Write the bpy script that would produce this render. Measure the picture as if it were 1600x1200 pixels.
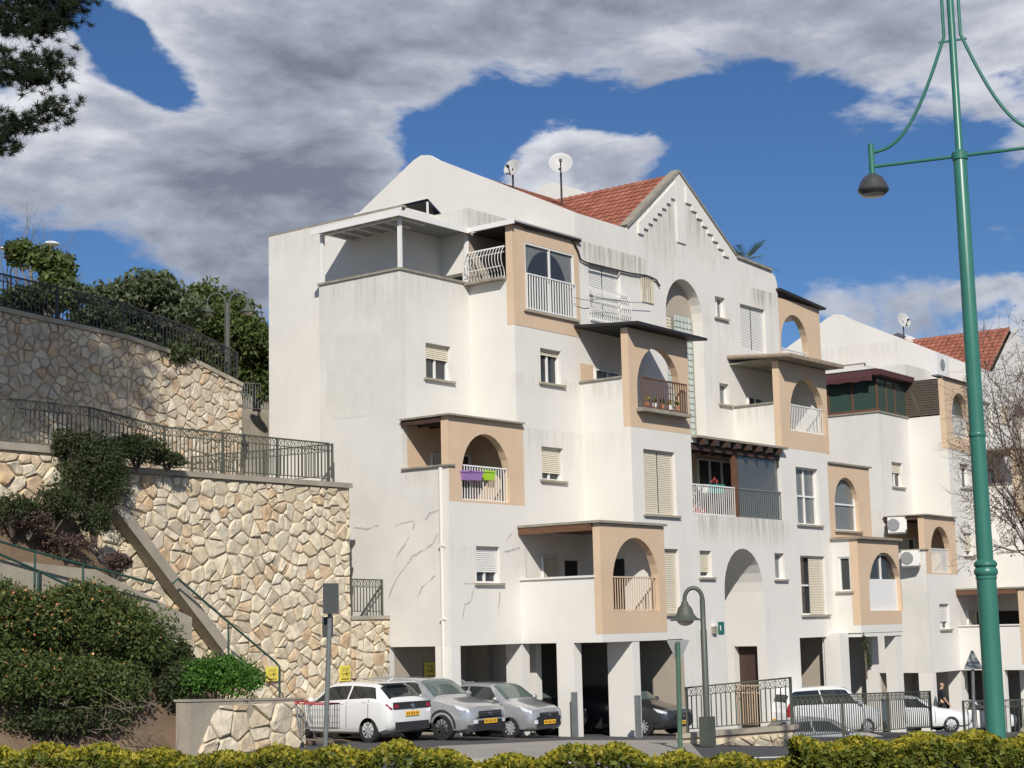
import bpy, bmesh, math, random
import numpy as np
from mathutils import Vector, Matrix
from mathutils.geometry import delaunay_2d_cdt
random.seed(7); RNG = np.random.default_rng(7)
D = bpy.data; SC = bpy.context.scene; COL = SC.collection
for o in list(D.objects): D.objects.remove(o)

# ------------------------------------------------------------------ camera
YAW, PITCH, ROLL = map(math.radians, (38.227, 8.215, -1.338)); FPX = 2636.5; H = 3.05
FW = Vector((math.cos(YAW)*math.cos(PITCH), math.sin(YAW)*math.cos(PITCH), math.sin(PITCH)))
RT = Vector((math.sin(YAW), -math.cos(YAW), 0)); UP = RT.cross(FW)
RT, UP = RT*math.cos(ROLL)+UP*math.sin(ROLL), -RT*math.sin(ROLL)+UP*math.cos(ROLL)
CP = Vector((0, 0, H))
cam = D.cameras.new('camera'); co = D.objects.new('camera', cam); COL.objects.link(co)
co.matrix_world = Matrix(((RT.x, UP.x, -FW.x, 0), (RT.y, UP.y, -FW.y, 0), (RT.z, UP.z, -FW.z, H), (0, 0, 0, 1)))
cam.sensor_width = 36; cam.sensor_fit = 'HORIZONTAL'; cam.lens = 36*FPX/1600; cam.clip_end = 6000
SC.camera = co
def ray(x, y): return FW+RT*((x-800)/FPX)-UP*((y-600)/FPX)      # direction of a photo pixel (1600x1200)
def onX(x, y, X): d = ray(x, y); return CP+d*(X/d.x)
def onY(x, y, Y): d = ray(x, y); return CP+d*(Y/d.y)
def onZ(x, y, z): d = ray(x, y); return CP+d*((z-H)/d.z)
def atd(x, y, d): return CP+ray(x, y)*d

# ------------------------------------------------------------------ light and sky
LIGHT = Vector((1.05, .95, -1.0)).normalized()
sun = D.lights.new('sun', 'SUN'); sun.energy = 4.5; sun.angle = math.radians(.53); sun.color = (1, .945, .86)
so = D.objects.new('sun', sun); COL.objects.link(so); so.rotation_euler = LIGHT.to_track_quat('-Z', 'Y').to_euler()
W = D.worlds.new('World'); SC.world = W; W.use_nodes = True
def sky_nodes():
    nt = W.node_tree; nt.nodes.clear(); N = nt.nodes.new; K = nt.links.new
    out = N('ShaderNodeOutputWorld'); bg = N('ShaderNodeBackground'); K(bg.outputs[0], out.inputs[0])
    sky = N('ShaderNodeTexSky'); sky.sky_type = 'NISHITA'; sky.sun_disc = False
    sky.sun_elevation = math.asin(-LIGHT.z); sky.sun_rotation = math.atan2(-LIGHT.x, -LIGHT.y)
    sky.air_density = 1.0; sky.dust_density = .35; sky.ozone_density = 2.2; sky.altitude = 200
    tc = N('ShaderNodeTexCoord')
    def math_(op, a, b=None, c=None):
        m = N('ShaderNodeMath'); m.operation = op
        for i, v in enumerate((a, b, c)):
            if v is None: continue
            if isinstance(v, (int, float)): m.inputs[i].default_value = v
            else: K(v, m.inputs[i])
        return m.outputs[0]
    # cloud field: noise on a cloud deck seen in perspective plus a few large banks
    sep = N('ShaderNodeSeparateXYZ'); K(tc.outputs['Generated'], sep.inputs[0])
    den = math_('ADD', math_('MAXIMUM', sep.outputs[2], 0.0), .55)
    comb = N('ShaderNodeCombineXYZ'); K(math_('DIVIDE', sep.outputs[0], den), comb.inputs[0]); K(math_('DIVIDE', sep.outputs[1], den), comb.inputs[1])
    K(math_('MULTIPLY', sep.outputs[2], 2.2), comb.inputs[2])
    def noise(scale, detail, rough, off=0.0, dist=0.0, sx=0., sy=0.):
        n = N('ShaderNodeTexNoise'); n.inputs['Scale'].default_value = scale; n.inputs['Detail'].default_value = detail
        n.inputs['Roughness'].default_value = rough; n.inputs['Distortion'].default_value = dist
        mp = N('ShaderNodeMapping'); mp.inputs['Location'].default_value = (off+sx, off*.7+sy, off*.3); K(comb.outputs[0], mp.inputs[0]); K(mp.outputs[0], n.inputs['Vector'])
        return n.outputs['Fac']
    n1 = noise(6.0, 9, .55, 3.1, .2); n2 = noise(13.0, 9, .6, 9.3, .25); n3 = noise(3.2, 5, .48, 5.7, .2)
    banks = [((420, 110), 9, .18), ((540, 220), 6, .16), ((100, 230), 7, .22), ((760, 30), 7, .2), ((1150, 10), 8, .22), ((1450, 20), 7, .22), ((300, 270), 6, .16), ((430, 330), 3.5, .14),
             ((930, 250), 3.0, .30), ((850, 270), 2.2, .18), ((1330, 480), 2.6, .28), ((1560, 470), 3, .26), ((1250, 440), 1.8, .14), ((1450, 250), 1.6, .18),
             ((205, 95), 1.7, -.30), ((150, 45), 1.7, -.26), ((270, 130), 1.5, -.26), ((180, 70), 1.4, -.12), ((50, 390), 3.6, -.26), ((220, 400), 3.6, -.26), ((1150, 310), 5.2, -.40), ((1350, 310), 4.2, -.30), ((1530, 320), 4.0, -.28), ((700, 215), 2.6, -.34), ((780, 190), 2.2, -.26), ((1020, 180), 2.6, -.22), ((640, 270), 1.8, -.2), ((930, 150), 2.0, -.34), ((860, 180), 1.6, -.15)]
    acc = math_('MULTIPLY_ADD', n1, 1.5, -.25)
    for (px, py), deg, w in banks:
        c = ray(px, py).normalized()
        d = N('ShaderNodeVectorMath'); d.operation = 'DISTANCE'; K(tc.outputs['Generated'], d.inputs[0]); d.inputs[1].default_value = c
        mr = N('ShaderNodeMapRange'); mr.interpolation_type = 'SMOOTHERSTEP'; mr.inputs[1].default_value = 0; mr.inputs[2].default_value = 2*math.radians(deg)*.72
        mr.inputs[3].default_value = w; mr.inputs[4].default_value = 0; K(d.outputs['Value'], mr.inputs[0])
        acc = math_('ADD', acc, mr.outputs[0])
    acc = math_('ADD', acc, math_('MULTIPLY_ADD', n2, .5, -.25))
    mask = N('ShaderNodeMapRange'); mask.interpolation_type = 'SMOOTHSTEP'; mask.inputs[1].default_value = .50; mask.inputs[2].default_value = .60; K(acc, mask.inputs[0]); K(math_('MULTIPLY_ADD', n3, .42, .47), mask.inputs[2])
    n1b = noise(6.0, 9, .55, 3.1, .2, FW.x*.035, FW.y*.035); n2b = noise(13.0, 9, .6, 9.3, .25, FW.x*.015, FW.y*.015)
    relief = math_('ADD', math_('MULTIPLY', math_('SUBTRACT', n1b, n1), 2.6), math_('MULTIPLY', math_('SUBTRACT', n2b, n2), .5))
    sh = math_('ADD', math_('MULTIPLY', n3, 1.1), math_('MULTIPLY', n2, .22)); sh = math_('ADD', sh, math_('MULTIPLY', acc, .8)); sh = math_('SUBTRACT', sh, relief)
    for (px, py), deg, w in [((480, 270), 6, .42), ((250, 290), 6, .30), ((250, 150), 5, -.34), ((700, 90), 4, -.15), ((930, 215), 2.6, -.3), ((930, 275), 2, .25), ((1000, 40), 6, .25), ((1300, 60), 5, .2), ((1330, 440), 3, -.2)]:
        d = N('ShaderNodeVectorMath'); d.operation = 'DISTANCE'; K(tc.outputs['Generated'], d.inputs[0]); d.inputs[1].default_value = ray(px, py).normalized()
        mr = N('ShaderNodeMapRange'); mr.interpolation_type = 'SMOOTHERSTEP'; mr.inputs[1].default_value = 0; mr.inputs[2].default_value = 2*math.radians(deg)*.72; mr.inputs[3].default_value = w; mr.inputs[4].default_value = 0; K(d.outputs['Value'], mr.inputs[0]); sh = math_('ADD', sh, mr.outputs[0])
    thick = N('ShaderNodeMapRange'); thick.inputs[1].default_value = .72; thick.inputs[2].default_value = 2.0; K(sh, thick.inputs[0])
    ramp = N('ShaderNodeValToRGB'); K(thick.outputs[0], ramp.inputs[0])
    ramp.color_ramp.elements[0].color = (8.2, 8.3, 8.7, 1); ramp.color_ramp.elements[1].color = (1.95, 2.2, 2.85, 1)
    e = ramp.color_ramp.elements.new(.5); e.color = (4.2, 4.5, 5.3, 1)
    mix = N('ShaderNodeMix'); mix.data_type = 'RGBA'
    tint = N('ShaderNodeMix'); tint.data_type = 'RGBA'; tint.blend_type = 'MULTIPLY'; tint.inputs[0].default_value = 1
    K(sky.outputs[0], tint.inputs[6]); tint.inputs[7].default_value = (.36, .53, .76, 1)
    K(math_('MULTIPLY', mask.outputs[0], .96), mix.inputs[0]); K(tint.outputs[2], mix.inputs[6]); K(ramp.outputs[0], mix.inputs[7])
    K(mix.outputs[2], bg.inputs[0]); bg.inputs[1].default_value = .1
sky_nodes()
V = SC.view_settings; V.view_transform = 'Standard'; V.look = 'None'; V.exposure = 0; V.gamma = 1

# ------------------------------------------------------------------ materials
MATS = {}
def mat(name, color, rough=.8, metal=0, spec=.5, var=0, vscale=6, bump=0, bscale=40, coat=0, streak=0, streak_col=(.30, .26, .19), island=None, trans=0, spots=None):
    if name in MATS: return MATS[name]
    m = D.materials.new(name); m.use_nodes = True; nt = m.node_tree; N = nt.nodes.new; K = nt.links.new
    b = nt.nodes['Principled BSDF']; c = (*color, 1)
    b.inputs['Base Color'].default_value = c; b.inputs['Roughness'].default_value = rough; b.inputs['Metallic'].default_value = metal
    b.inputs['Specular IOR Level'].default_value = spec; b.inputs['Coat Weight'].default_value = coat; b.inputs['Transmission Weight'].default_value = trans
    geo = N('ShaderNodeNewGeometry'); cur = None
    def noise(scale, detail=4, rough=.55, stretch=(1, 1, 1)):
        n = N('ShaderNodeTexNoise'); n.inputs['Scale'].default_value = scale; n.inputs['Detail'].default_value = detail; n.inputs['Roughness'].default_value = rough
        mp = N('ShaderNodeMapping'); mp.inputs['Scale'].default_value = stretch; K(geo.outputs['Position'], mp.inputs[0]); K(mp.outputs[0], n.inputs[0]); return n.outputs['Fac']
    def rng(v, a, b2, lo=0., hi=1.):
        r = N('ShaderNodeMapRange'); r.inputs[1].default_value = a; r.inputs[2].default_value = b2; r.inputs[3].default_value = lo; r.inputs[4].default_value = hi; K(v, r.inputs[0]); return r.outputs[0]
    def mixc(f, a, bcol):
        x = N('ShaderNodeMix'); x.data_type = 'RGBA'; K(f, x.inputs[0]) if not isinstance(f, float) else setattr(x.inputs[0], 'default_value', f)
        if isinstance(a, tuple): x.inputs[6].default_value = a
        else: K(a, x.inputs[6])
        if isinstance(bcol, tuple): x.inputs[7].default_value = bcol
        else: K(bcol, x.inputs[7])
        return x.outputs[2]
    if island:        # per-piece colours: list of colours picked at random for each object / island
        oi = N('ShaderNodeObjectInfo'); ad = N('ShaderNodeMath'); ad.operation = 'ADD'; K(oi.outputs['Random'], ad.inputs[0]); K(geo.outputs['Random Per Island'], ad.inputs[1])
        fr = N('ShaderNodeMath'); fr.operation = 'FRACT'; K(ad.outputs[0], fr.inputs[0]); rp = N('ShaderNodeValToRGB'); K(fr.outputs[0], rp.inputs[0])
        rp.color_ramp.interpolation = 'LINEAR'
        for i, ic in enumerate(island):
            p = i/(len(island)-1)
            if i == 0: e = rp.color_ramp.elements[0]
            elif i == len(island)-1: e = rp.color_ramp.elements[-1]
            else: e = rp.color_ramp.elements.new(p)
            e.position = p; e.color = (*ic, 1)
        cur = rp.outputs[0]
    if var:
        d = tuple(x*(1-var) for x in color)+(1,)
        if cur is None: cur = mixc(rng(noise(vscale, 5), .3, .72), c, d)
        else:
            x = N('ShaderNodeMix'); x.data_type = 'RGBA'; x.blend_type = 'MULTIPLY'; x.inputs[0].default_value = 1; K(cur, x.inputs[6])
            g = N('ShaderNodeCombineColor'); r = rng(noise(vscale, 5), .3, .72, 1-var, 1.05)
            for i in range(3): K(r, g.inputs[i])
            K(g.outputs[0], x.inputs[7]); cur = x.outputs[2]
    if streak:
        s1 = rng(noise(1.0, 7, .68, (3.2, 3.2, .7)), .42, .74); s2 = rng(noise(.32, 3, .5), .44, .66); mm = N('ShaderNodeMath'); mm.operation = 'MULTIPLY'; K(s1, mm.inputs[0]); K(s2, mm.inputs[1])
        m2 = N('ShaderNodeMath'); m2.operation = 'MULTIPLY'; K(mm.outputs[0], m2.inputs[0]); m2.inputs[1].default_value = streak
        cur = mixc(m2.outputs[0], cur if cur is not None else c, (*streak_col, 1))
    if spots:        # stained bands: (z0, z1, strength) of weathered plaster with a ragged edge
        for (z0, z1, st, ax, a0, a1) in spots:
            sp = N('ShaderNodeSeparateXYZ'); K(geo.outputs['Position'], sp.inputs[0])
            jag = N('ShaderNodeMath'); jag.operation = 'MULTIPLY_ADD'; K(noise(1.0, 5, .7, (6, 6, .3)), jag.inputs[0]); jag.inputs[1].default_value = 1.0*(z1-z0); K(sp.outputs[2], jag.inputs[2])
            za = rng(jag.outputs[0], z0+.35*(z1-z0), z0+1.15*(z1-z0)); zb = rng(sp.outputs[2], z1-.03, z1+.01, 1, 0)
            xa = rng(sp.outputs[ax], a0-.25, a0+.25); xb = rng(sp.outputs[ax], a1-.25, a1+.25, 1, 0)
            f = za
            for q in (zb, xa, xb, rng(noise(1.0, 5, .65, (8, 8, .5)), .38, .66, 0, st)):
                k = N('ShaderNodeMath'); k.operation = 'MULTIPLY'; K(f, k.inputs[0]); K(q, k.inputs[1]); f = k.outputs[0]
            cur = mixc(f, cur if cur is not None else c, (.27, .225, .14, 1))
    if cur is not None: K(cur, b.inputs['Base Color'])
    if bump:
        bp = N('ShaderNodeBump'); bp.inputs['Strength'].default_value = bump; bp.inputs['Distance'].default_value = .02; K(noise(bscale, 6, .6), bp.inputs['Height']); K(bp.outputs[0], b.inputs['Normal'])
    MATS[name] = m; return m
WHITE = (.74, .715, .665); TAN = (.65, .485, .335)
mat('plaster', WHITE, .9, var=.06, vscale=.9, bump=.25, bscale=25, streak=.09, spots=[(14.7, 15.66, .18, 1, 33.0, 38.9), (9.8, 10.47, .3, 1, 28.3, 30.3), (7.6, 8.9, .22, 0, 38.8, 41.8), (4.7, 5.35, .25, 0, 35.4, 36.6)])
mat('plaster_stained', WHITE, .9, var=.06, vscale=.9, bump=.25, bscale=25, streak=.34,
    spots=[(14.0, 15.02, .75, 0, 41.8, 45.6), (15.3, 17.6, .7, 0, 45.3, 47.5), (15.4, 17.5, .6, 0, 48.3, 50.9), (14.2, 15.05, .8, 0, 52.6, 54.2)])
mat('plaster_balcony', WHITE, .9, var=.06, vscale=.9, bump=.25, bscale=25, streak=.2, spots=[(5.6, 6.45, .55, 0, 45.3, 51.0)])
mat('plaster_old', (.71, .69, .645), .92, var=.13, vscale=.7, bump=.3, bscale=22, streak=.22, spots=[(12.2, 13.34, .22, 1, 31.9, 35.3), (15.0, 15.74, .45, 0, 38.5, 41.8), (7.0, 7.54, .3, 1, 30.2, 31.9)])
mat('tan', TAN, .9, var=.07, vscale=1.3, bump=.25, bscale=25, streak=.14, streak_col=(.36, .25, .15))
mat('plaster_terrace', WHITE, .9, var=.08, vscale=.9, bump=.25, bscale=25, streak=.16, spots=[(12.4, 13.34, .18, 0, 35.4, 38.6)])
mat('repair', (.50, .485, .45), .95, var=.2, vscale=12)
mat('metal_white', (.78, .77, .74), .45)
mat('frame_white', (.78, .77, .74), .4)
mat('shutter', (.66, .60, .47), .6, var=.05)
mat('shutter_white', (.70, .69, .66), .6, var=.05)
mat('glass', (.035, .04, .045), .06, spec=.6)
mat('pane_clear', (.55, .58, .58), .03, spec=.6, trans=.9); mat('glass_green', (.045, .075, .065), .08, spec=.6)
mat('curtain', (.20, .205, .20), .15, var=.25, vscale=5)
mat('dark', (.02, .018, .016), .8)
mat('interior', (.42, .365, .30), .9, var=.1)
mat('black_metal', (.03, .033, .035), .5)
mat('iron', (.10, .105, .08), .55, var=.25, vscale=4)
mat('iron_green', (.03, .075, .06), .5)
mat('wood', (.16, .075, .04), .7, var=.35, vscale=8)
mat('wood_dark', (.07, .04, .028), .7, var=.3, vscale=8)
mat('maroon', (.075, .024, .026), .8)
mat('bamboo', (.11, .085, .065), .8, var=.4, vscale=14)
mat('canopy_black', (.02, .02, .022), .6)
mat('canopy_grey', (.30, .31, .31), .6)
mat('roof_tile', (.42, .12, .055), .8, island=[(.26, .085, .052), (.33, .115, .07), (.38, .145, .092), (.30, .10, .06)], var=.25, vscale=5)
mat('tile_old', (.36, .29, .22), .9, var=.4, vscale=6)
mat('coping', (.34, .31, .25), .9, var=.35, vscale=3, bump=.4)
mat('concrete', (.41, .365, .29), .9, var=.3, vscale=1.6, bump=.5, bscale=18, streak=.4)
mat('mortar', (.52, .44, .33), .95, var=.3, vscale=5, bump=.6)
mat('stone', (.6, .5, .36), .9, island=[(.74, .64, .47), (.80, .71, .54), (.68, .55, .37), (.76, .67, .51), (.66, .46, .27), (.82, .74, .58), (.72, .61, .45), (.79, .69, .51), (.66, .57, .43)], var=.36, vscale=4.5, bump=.9, bscale=9)
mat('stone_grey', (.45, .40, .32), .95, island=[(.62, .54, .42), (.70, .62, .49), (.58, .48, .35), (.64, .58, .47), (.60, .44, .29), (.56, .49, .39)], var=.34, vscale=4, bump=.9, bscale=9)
mat('asphalt', (.085, .082, .082), .92, var=.25, vscale=1.2, bump=.5, bscale=60)
mat('pavement', (.36, .33, .29), .9, var=.15, vscale=1.5, bump=.3)
mat('kerb', (.42, .40, .37), .9, var=.2)
mat('paint_line', (.72, .72, .70), .8, var=.15, vscale=8)
mat('soil', (.22, .15, .095), .97, var=.45, vscale=1.8, bump=1, bscale=14)
mat('green_paint', (.04, .175, .13), .35, spec=.5, var=.12, vscale=1.5)
mat('green_grey', (.085, .095, .075), .5, var=.2, vscale=4)
mat('green_post', (.085, .16, .11), .5, var=.15, vscale=4)
mat('lamp_dark', (.06, .06, .058), .35)
mat('lamp_glass', (.55, .50, .42), .3)
mat('galvanised', (.27, .29, .29), .45, metal=.4, var=.15, vscale=5)
mat('sign_back', (.06, .065, .065), .6, var=.15)
mat('sign_grey', (.27, .28, .28), .5, var=.1)
mat('yellow', (.80, .68, .10), .6, var=.08)
mat('ink', (.16, .07, .02), .7)
mat('sign_green', (.02, .14, .11), .5)
mat('text_white', (.7, .74, .7), .6)
mat('rubber', (.02, .02, .02), .75)
mat('rim', (.52, .53, .54), .35, metal=.3)
mat('rim_dark', (.12, .12, .125), .35, metal=.6)
mat('plastic_black', (.025, .025, .027), .55)
mat('car_glass', (.02, .024, .026), .03, spec=.8)
mat('windscreen', (.10, .13, .12), .03, spec=.8)
mat('paint_white', (.74, .745, .74), .16, coat=.8)
mat('paint_silver', (.48, .49, .505), .2, metal=.5, coat=.7)
mat('paint_grey', (.30, .31, .32), .28, metal=.5, coat=.7)
mat('paint_dark', (.055, .058, .062), .25, metal=.4, coat=.8)
mat('paint_black', (.012, .013, .018), .25, coat=.8)
mat('lens', (.62, .65, .68), .08, spec=.8)
mat('lens_red', (.28, .012, .018), .12, spec=.7)
mat('lens_amber', (.75, .30, .05), .15)
mat('plate', (.85, .48, .03), .5)
mat('chrome', (.7, .7, .72), .15, metal=1)
mat('skin', (.52, .30, .21), .55)
mat('shirt', (.014, .014, .024), .9)
mat('purple', (.32, .18, .42), .5); mat('lime', (.38, .62, .04), .5); mat('teal', (.02, .30, .27), .5); mat('red_cloth', (.42, .06, .06), .8)
mat('terracotta', (.42, .17, .09), .8)
mat('glass_block', (.50, .56, .51), .2, spec=.6, var=.2, vscale=7)
mat('dish', (.50, .50, .49), .5, var=.15, vscale=3); mat('solar', (.02, .028, .045), .1, spec=.7)
mat('bark', (.13, .10, .075), .95, var=.4, vscale=8, bump=.8, bscale=20)
mat('bark_pale', (.27, .235, .20), .95, var=.4, vscale=8)
mat('twig', (.14, .10, .075), .95)
def leafmat(name, cols, rough=.6):
    m = mat(name, cols[0], rough, island=cols, spec=.35); nt = m.node_tree; b = nt.nodes['Principled BSDF']; src = b.inputs['Base Color'].links[0].from_socket     # thin leaves let some light through
    tr = nt.nodes.new('ShaderNodeBsdfTranslucent'); mx = nt.nodes.new('ShaderNodeMixShader'); mx.inputs[0].default_value = .3; g = nt.nodes.new('ShaderNodeMix'); g.data_type = 'RGBA'; g.blend_type = 'MULTIPLY'; g.inputs[0].default_value = 1; g.inputs[7].default_value = (1.25, 1.35, .7, 1)
    nt.links.new(src, g.inputs[6]); nt.links.new(g.outputs[2], tr.inputs[0]); nt.links.new(b.outputs[0], mx.inputs[1]); nt.links.new(tr.outputs[0], mx.inputs[2]); nt.links.new(mx.outputs[0], nt.nodes['Material Output'].inputs[0])
leafmat('leaf_hedge', [(.11, .14, .022), (.17, .19, .026), (.08, .11, .018), (.24, .22, .03), (.06, .09, .015)])
leafmat('leaf_young', [(.40, .33, .03), (.30, .29, .03), (.46, .36, .04), (.23, .26, .03)])
leafmat('leaf_lantana', [(.08, .115, .032), (.11, .15, .042), (.055, .085, .025), (.15, .18, .05)])
leafmat('leaf_bright', [(.06, .16, .02), (.09, .21, .03), (.045, .12, .018), (.12, .24, .04)])
leafmat('leaf_dark', [(.05, .07, .028), (.07, .09, .036), (.036, .052, .02), (.09, .10, .045)])
leafmat('leaf_dry', [(.12, .085, .06), (.16, .11, .075), (.10, .065, .07), (.13, .09, .085)])
leafmat('leaf_tree', [(.085, .12, .032), (.12, .155, .045), (.06, .09, .025), (.16, .185, .06)])
leafmat('leaf_grey', [(.12, .15, .08), (.09, .12, .06), (.17, .19, .115), (.075, .10, .045)])
leafmat('leaf_pine', [(.018, .032, .012), (.028, .045, .018), (.014, .024, .010), (.04, .055, .022)])
leafmat('leaf_palm', [(.11, .15, .05), (.15, .19, .07)])
leafmat('leaf_brown', [(.15, .085, .06), (.10, .06, .045), (.20, .12, .07)])
leafmat('flower_orange', [(.72, .27, .10), (.80, .42, .16), (.70, .22, .16), (.82, .55, .22)])
leafmat('twigs_dry', [(.24, .19, .145), (.17, .13, .10), (.29, .24, .19)])

# ------------------------------------------------------------------ mesh helpers
class MB:
    def __init__(s): s.v = []; s.f = []; s.m = []
    def add(s, vs, fs, mi=0):
        n = len(s.v); s.v += [tuple(v) for v in vs]; s.f += [tuple(i+n for i in f) for f in fs]; s.m += [mi]*len(fs); return s
    def box(s, x0, x1, y0, y1, z0, z1, mi=0):
        return s.add([(x, y, z) for z in (z0, z1) for y in (y0, y1) for x in (x0, x1)], [(0, 2, 3, 1), (4, 5, 7, 6), (0, 1, 5, 4), (2, 6, 7, 3), (0, 4, 6, 2), (1, 3, 7, 5)], mi)
    def bar(s, a, b, w, h=None, mi=0):      # rectangular bar between two points
        a = Vector(a); b = Vector(b); h = h or w; d = (b-a).normalized(); u = d.cross(Vector((0, 0, 1)))
        u = u.normalized() if u.length > 1e-4 else Vector((1, 0, 0)); t = u.cross(d)
        vs = [p+u*sx*w/2+t*sy*h/2 for p in (a, b) for sx, sy in ((-1, -1), (1, -1), (1, 1), (-1, 1))]
        return s.add(vs, [(0, 1, 2, 3), (7, 6, 5, 4), (0, 4, 5, 1), (1, 5, 6, 2), (2, 6, 7, 3), (3, 7, 4, 0)], mi)
    def tube(s, pts, r, n=8, mi=0, cap=True):
        pts = [Vector(p) for p in pts]; rs = r if isinstance(r, (list, tuple)) else [r]*len(pts); vs = []; fs = []; pu = None
        for i, p in enumerate(pts):
            d = (pts[min(i+1, len(pts)-1)]-pts[max(i-1, 0)]).normalized()
            if pu is None: pu = d.orthogonal().normalized()
            u = (pu-d*pu.dot(d)); u = u.normalized() if u.length > 1e-5 else d.orthogonal().normalized(); pu = u; w = d.cross(u)
            vs += [p+(u*math.cos(a)+w*math.sin(a))*rs[i] for a in (2*math.pi*k/n for k in range(n))]
        for i in range(len(pts)-1): fs += [(i*n+k, i*n+(k+1) % n, (i+1)*n+(k+1) % n, (i+1)*n+k) for k in range(n)]
        if cap: fs += [tuple(range(n-1, -1, -1)), tuple((len(pts)-1)*n+k for k in range(n))]
        return s.add(vs, fs, mi)
    def lathe(s, prof, o=(0, 0, 0), n=20, mi=0, axis='Z', cap=True):
        o = Vector(o); vs = []; fs = []
        for r, z in prof:
            for k in range(n):
                a = 2*math.pi*k/n; p = (r*math.cos(a), r*math.sin(a), z)
                if axis == 'X': p = (z, p[0], p[1])
                if axis == 'Y': p = (p[0], z, p[1])
                vs.append(o+Vector(p))
        for i in range(len(prof)-1): fs += [(i*n+k, i*n+(k+1) % n, (i+1)*n+(k+1) % n, (i+1)*n+k) for k in range(n)]
        if cap: fs += [tuple(range(n-1, -1, -1)), tuple((len(prof)-1)*n+k for k in range(n))]
        return s.add(vs, fs, mi)
    def sphere(s, c, r, n=12, m=8, mi=0):
        r = Vector(r) if not isinstance(r, (int, float)) else Vector((r, r, r)); vs = []; fs = []
        for i in range(m+1):
            t = math.pi*i/m
            vs += [(c[0]+r.x*math.sin(t)*math.cos(a), c[1]+r.y*math.sin(t)*math.sin(a), c[2]+r.z*math.cos(t)) for a in (2*math.pi*k/n for k in range(n))]
        for i in range(m): fs += [(i*n+k, (i+1)*n+k, (i+1)*n+(k+1) % n, i*n+(k+1) % n) for k in range(n)]
        return s.add(vs, fs, mi)
    def poly_slab(s, poly, pt, d0, d1, mi=0):   # 2D polygon (s,z) with thickness between depths d0,d1
        n = len(poly); vs = [pt(a, b, d0) for a, b in poly]+[pt(a, b, d1) for a, b in poly]
        return s.add(vs, [tuple(range(n)), tuple(range(2*n-1, n-1, -1))]+[(i, (i+1) % n, n+(i+1) % n, n+i) for i in range(n)], mi)
    def build(s, name, material, parent=None, smooth=False, loc=None):
        me = D.meshes.new(name); me.from_pydata(s.v, [], s.f)
        for m in (material if isinstance(material, (list, tuple)) else [material]): me.materials.append(MATS[m] if isinstance(m, str) else m)
        if any(s.m): me.polygons.foreach_set('material_index', s.m)
        bm = bmesh.new(); bm.from_mesh(me); bmesh.ops.recalc_face_normals(bm, faces=bm.faces); bm.to_mesh(me); bm.free()
        if smooth:
            me.polygons.foreach_set('use_smooth', [True]*len(me.polygons)); me.set_sharp_from_angle(angle=math.radians(38))
        return link(name, me, parent)
def link(name, me, parent=None):
    o = D.objects.new(name, me); COL.objects.link(o)
    if parent is not None: o.parent = parent
    return o
def tag(o, label=None, cat=None, group=None, kind=None):
    if label: o['label'] = label
    if cat: o['category'] = cat
    if group: o['group'] = group
    if kind: o['kind'] = kind
    return o
def thing(name, label, cat, loc=(0, 0, 0), rz=0, group=None):
    o = D.objects.new(name, None); COL.objects.link(o); o.location = loc; o.rotation_euler = (0, 0, rz); o.empty_display_size = .2
    return tag(o, label, cat, group)

class PX:       # wall plane Y = c, s runs along X, depth goes +Y (into the building)
    def __init__(s, c): s.c = c
    def pt(s, a, z, d=0): return (a, s.c+d, z)
    def un(s, x, y): p = onY(x, y, s.c); return p.x, p.z
class PY:       # wall plane X = c, s runs along Y, depth goes +X
    def __init__(s, c): s.c = c
    def pt(s, a, z, d=0): return (s.c+d, a, z)
    def un(s, x, y): p = onX(x, y, s.c); return p.y, p.z
def rect(s0, s1, z0, z1): return [(s0, z0), (s1, z0), (s1, z1), (s0, z1)]
def arch(s0, s1, z0, ztop, n=14):
    r = (s1-s0)/2; c = (s0+s1)/2; rise = min(r*1.12, ztop-z0-.05)
    return [(s0, z0), (s1, z0)]+[(c+r*math.cos(math.pi*k/n), ztop-rise+rise*math.sin(math.pi*k/n)) for k in range(n+1)]
def inside(p, poly):
    r = False; n = len(poly)
    for i in range(n):
        a, b = poly[i], poly[i-1]
        if (a[1] > p[1]) != (b[1] > p[1]) and p[0] < (b[0]-a[0])*(p[1]-a[1])/(b[1]-a[1])+a[0]: r = not r
    return r
def panel(pl, outer, holes=(), depth=.22, d0=0, mb=None, thick=None):
    mb = mb or MB(); vs = []; es = []
    for poly in [outer]+[h for h in holes]:
        n = len(vs); vs += [Vector(p) for p in poly]; es += [(n+i, n+(i+1) % len(poly)) for i in range(len(poly))]
    ov, oe, of, _, _, _ = delaunay_2d_cdt(vs, es, [], 0, 1e-5)
    tri = []
    for f in of:
        c = sum((ov[i] for i in f), Vector((0, 0)))/len(f)
        if inside(c, outer) and not any(inside(c, h) for h in holes): tri.append(tuple(f))
    mb.add([pl.pt(p.x, p.y, d0) for p in ov], tri)
    if thick: mb.add([pl.pt(p.x, p.y, d0+thick) for p in ov], tri)
    for h in holes:
        n = len(h); dd = thick or depth
        mb.add([pl.pt(a, b, d0) for a, b in h]+[pl.pt(a, b, d0+dd) for a, b in h], [(i, (i+1) % n, n+(i+1) % n, n+i) for i in range(n)])
    if thick:
        n = len(outer); mb.add([pl.pt(a, b, d0) for a, b in outer]+[pl.pt(a, b, d0+thick) for a, b in outer], [(i, (i+1) % n, n+(i+1) % n, n+i) for i in range(n)])
    return mb
def prect(pl, xl, yt, xr, yb):      # photo corners (left-top, right-bottom) to a wall rectangle
    a, z1 = pl.un(xl, yt); b, z0 = pl.un(xr, yb); return (min(a, b), max(a, b), min(z0, z1), max(z0, z1))

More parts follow.
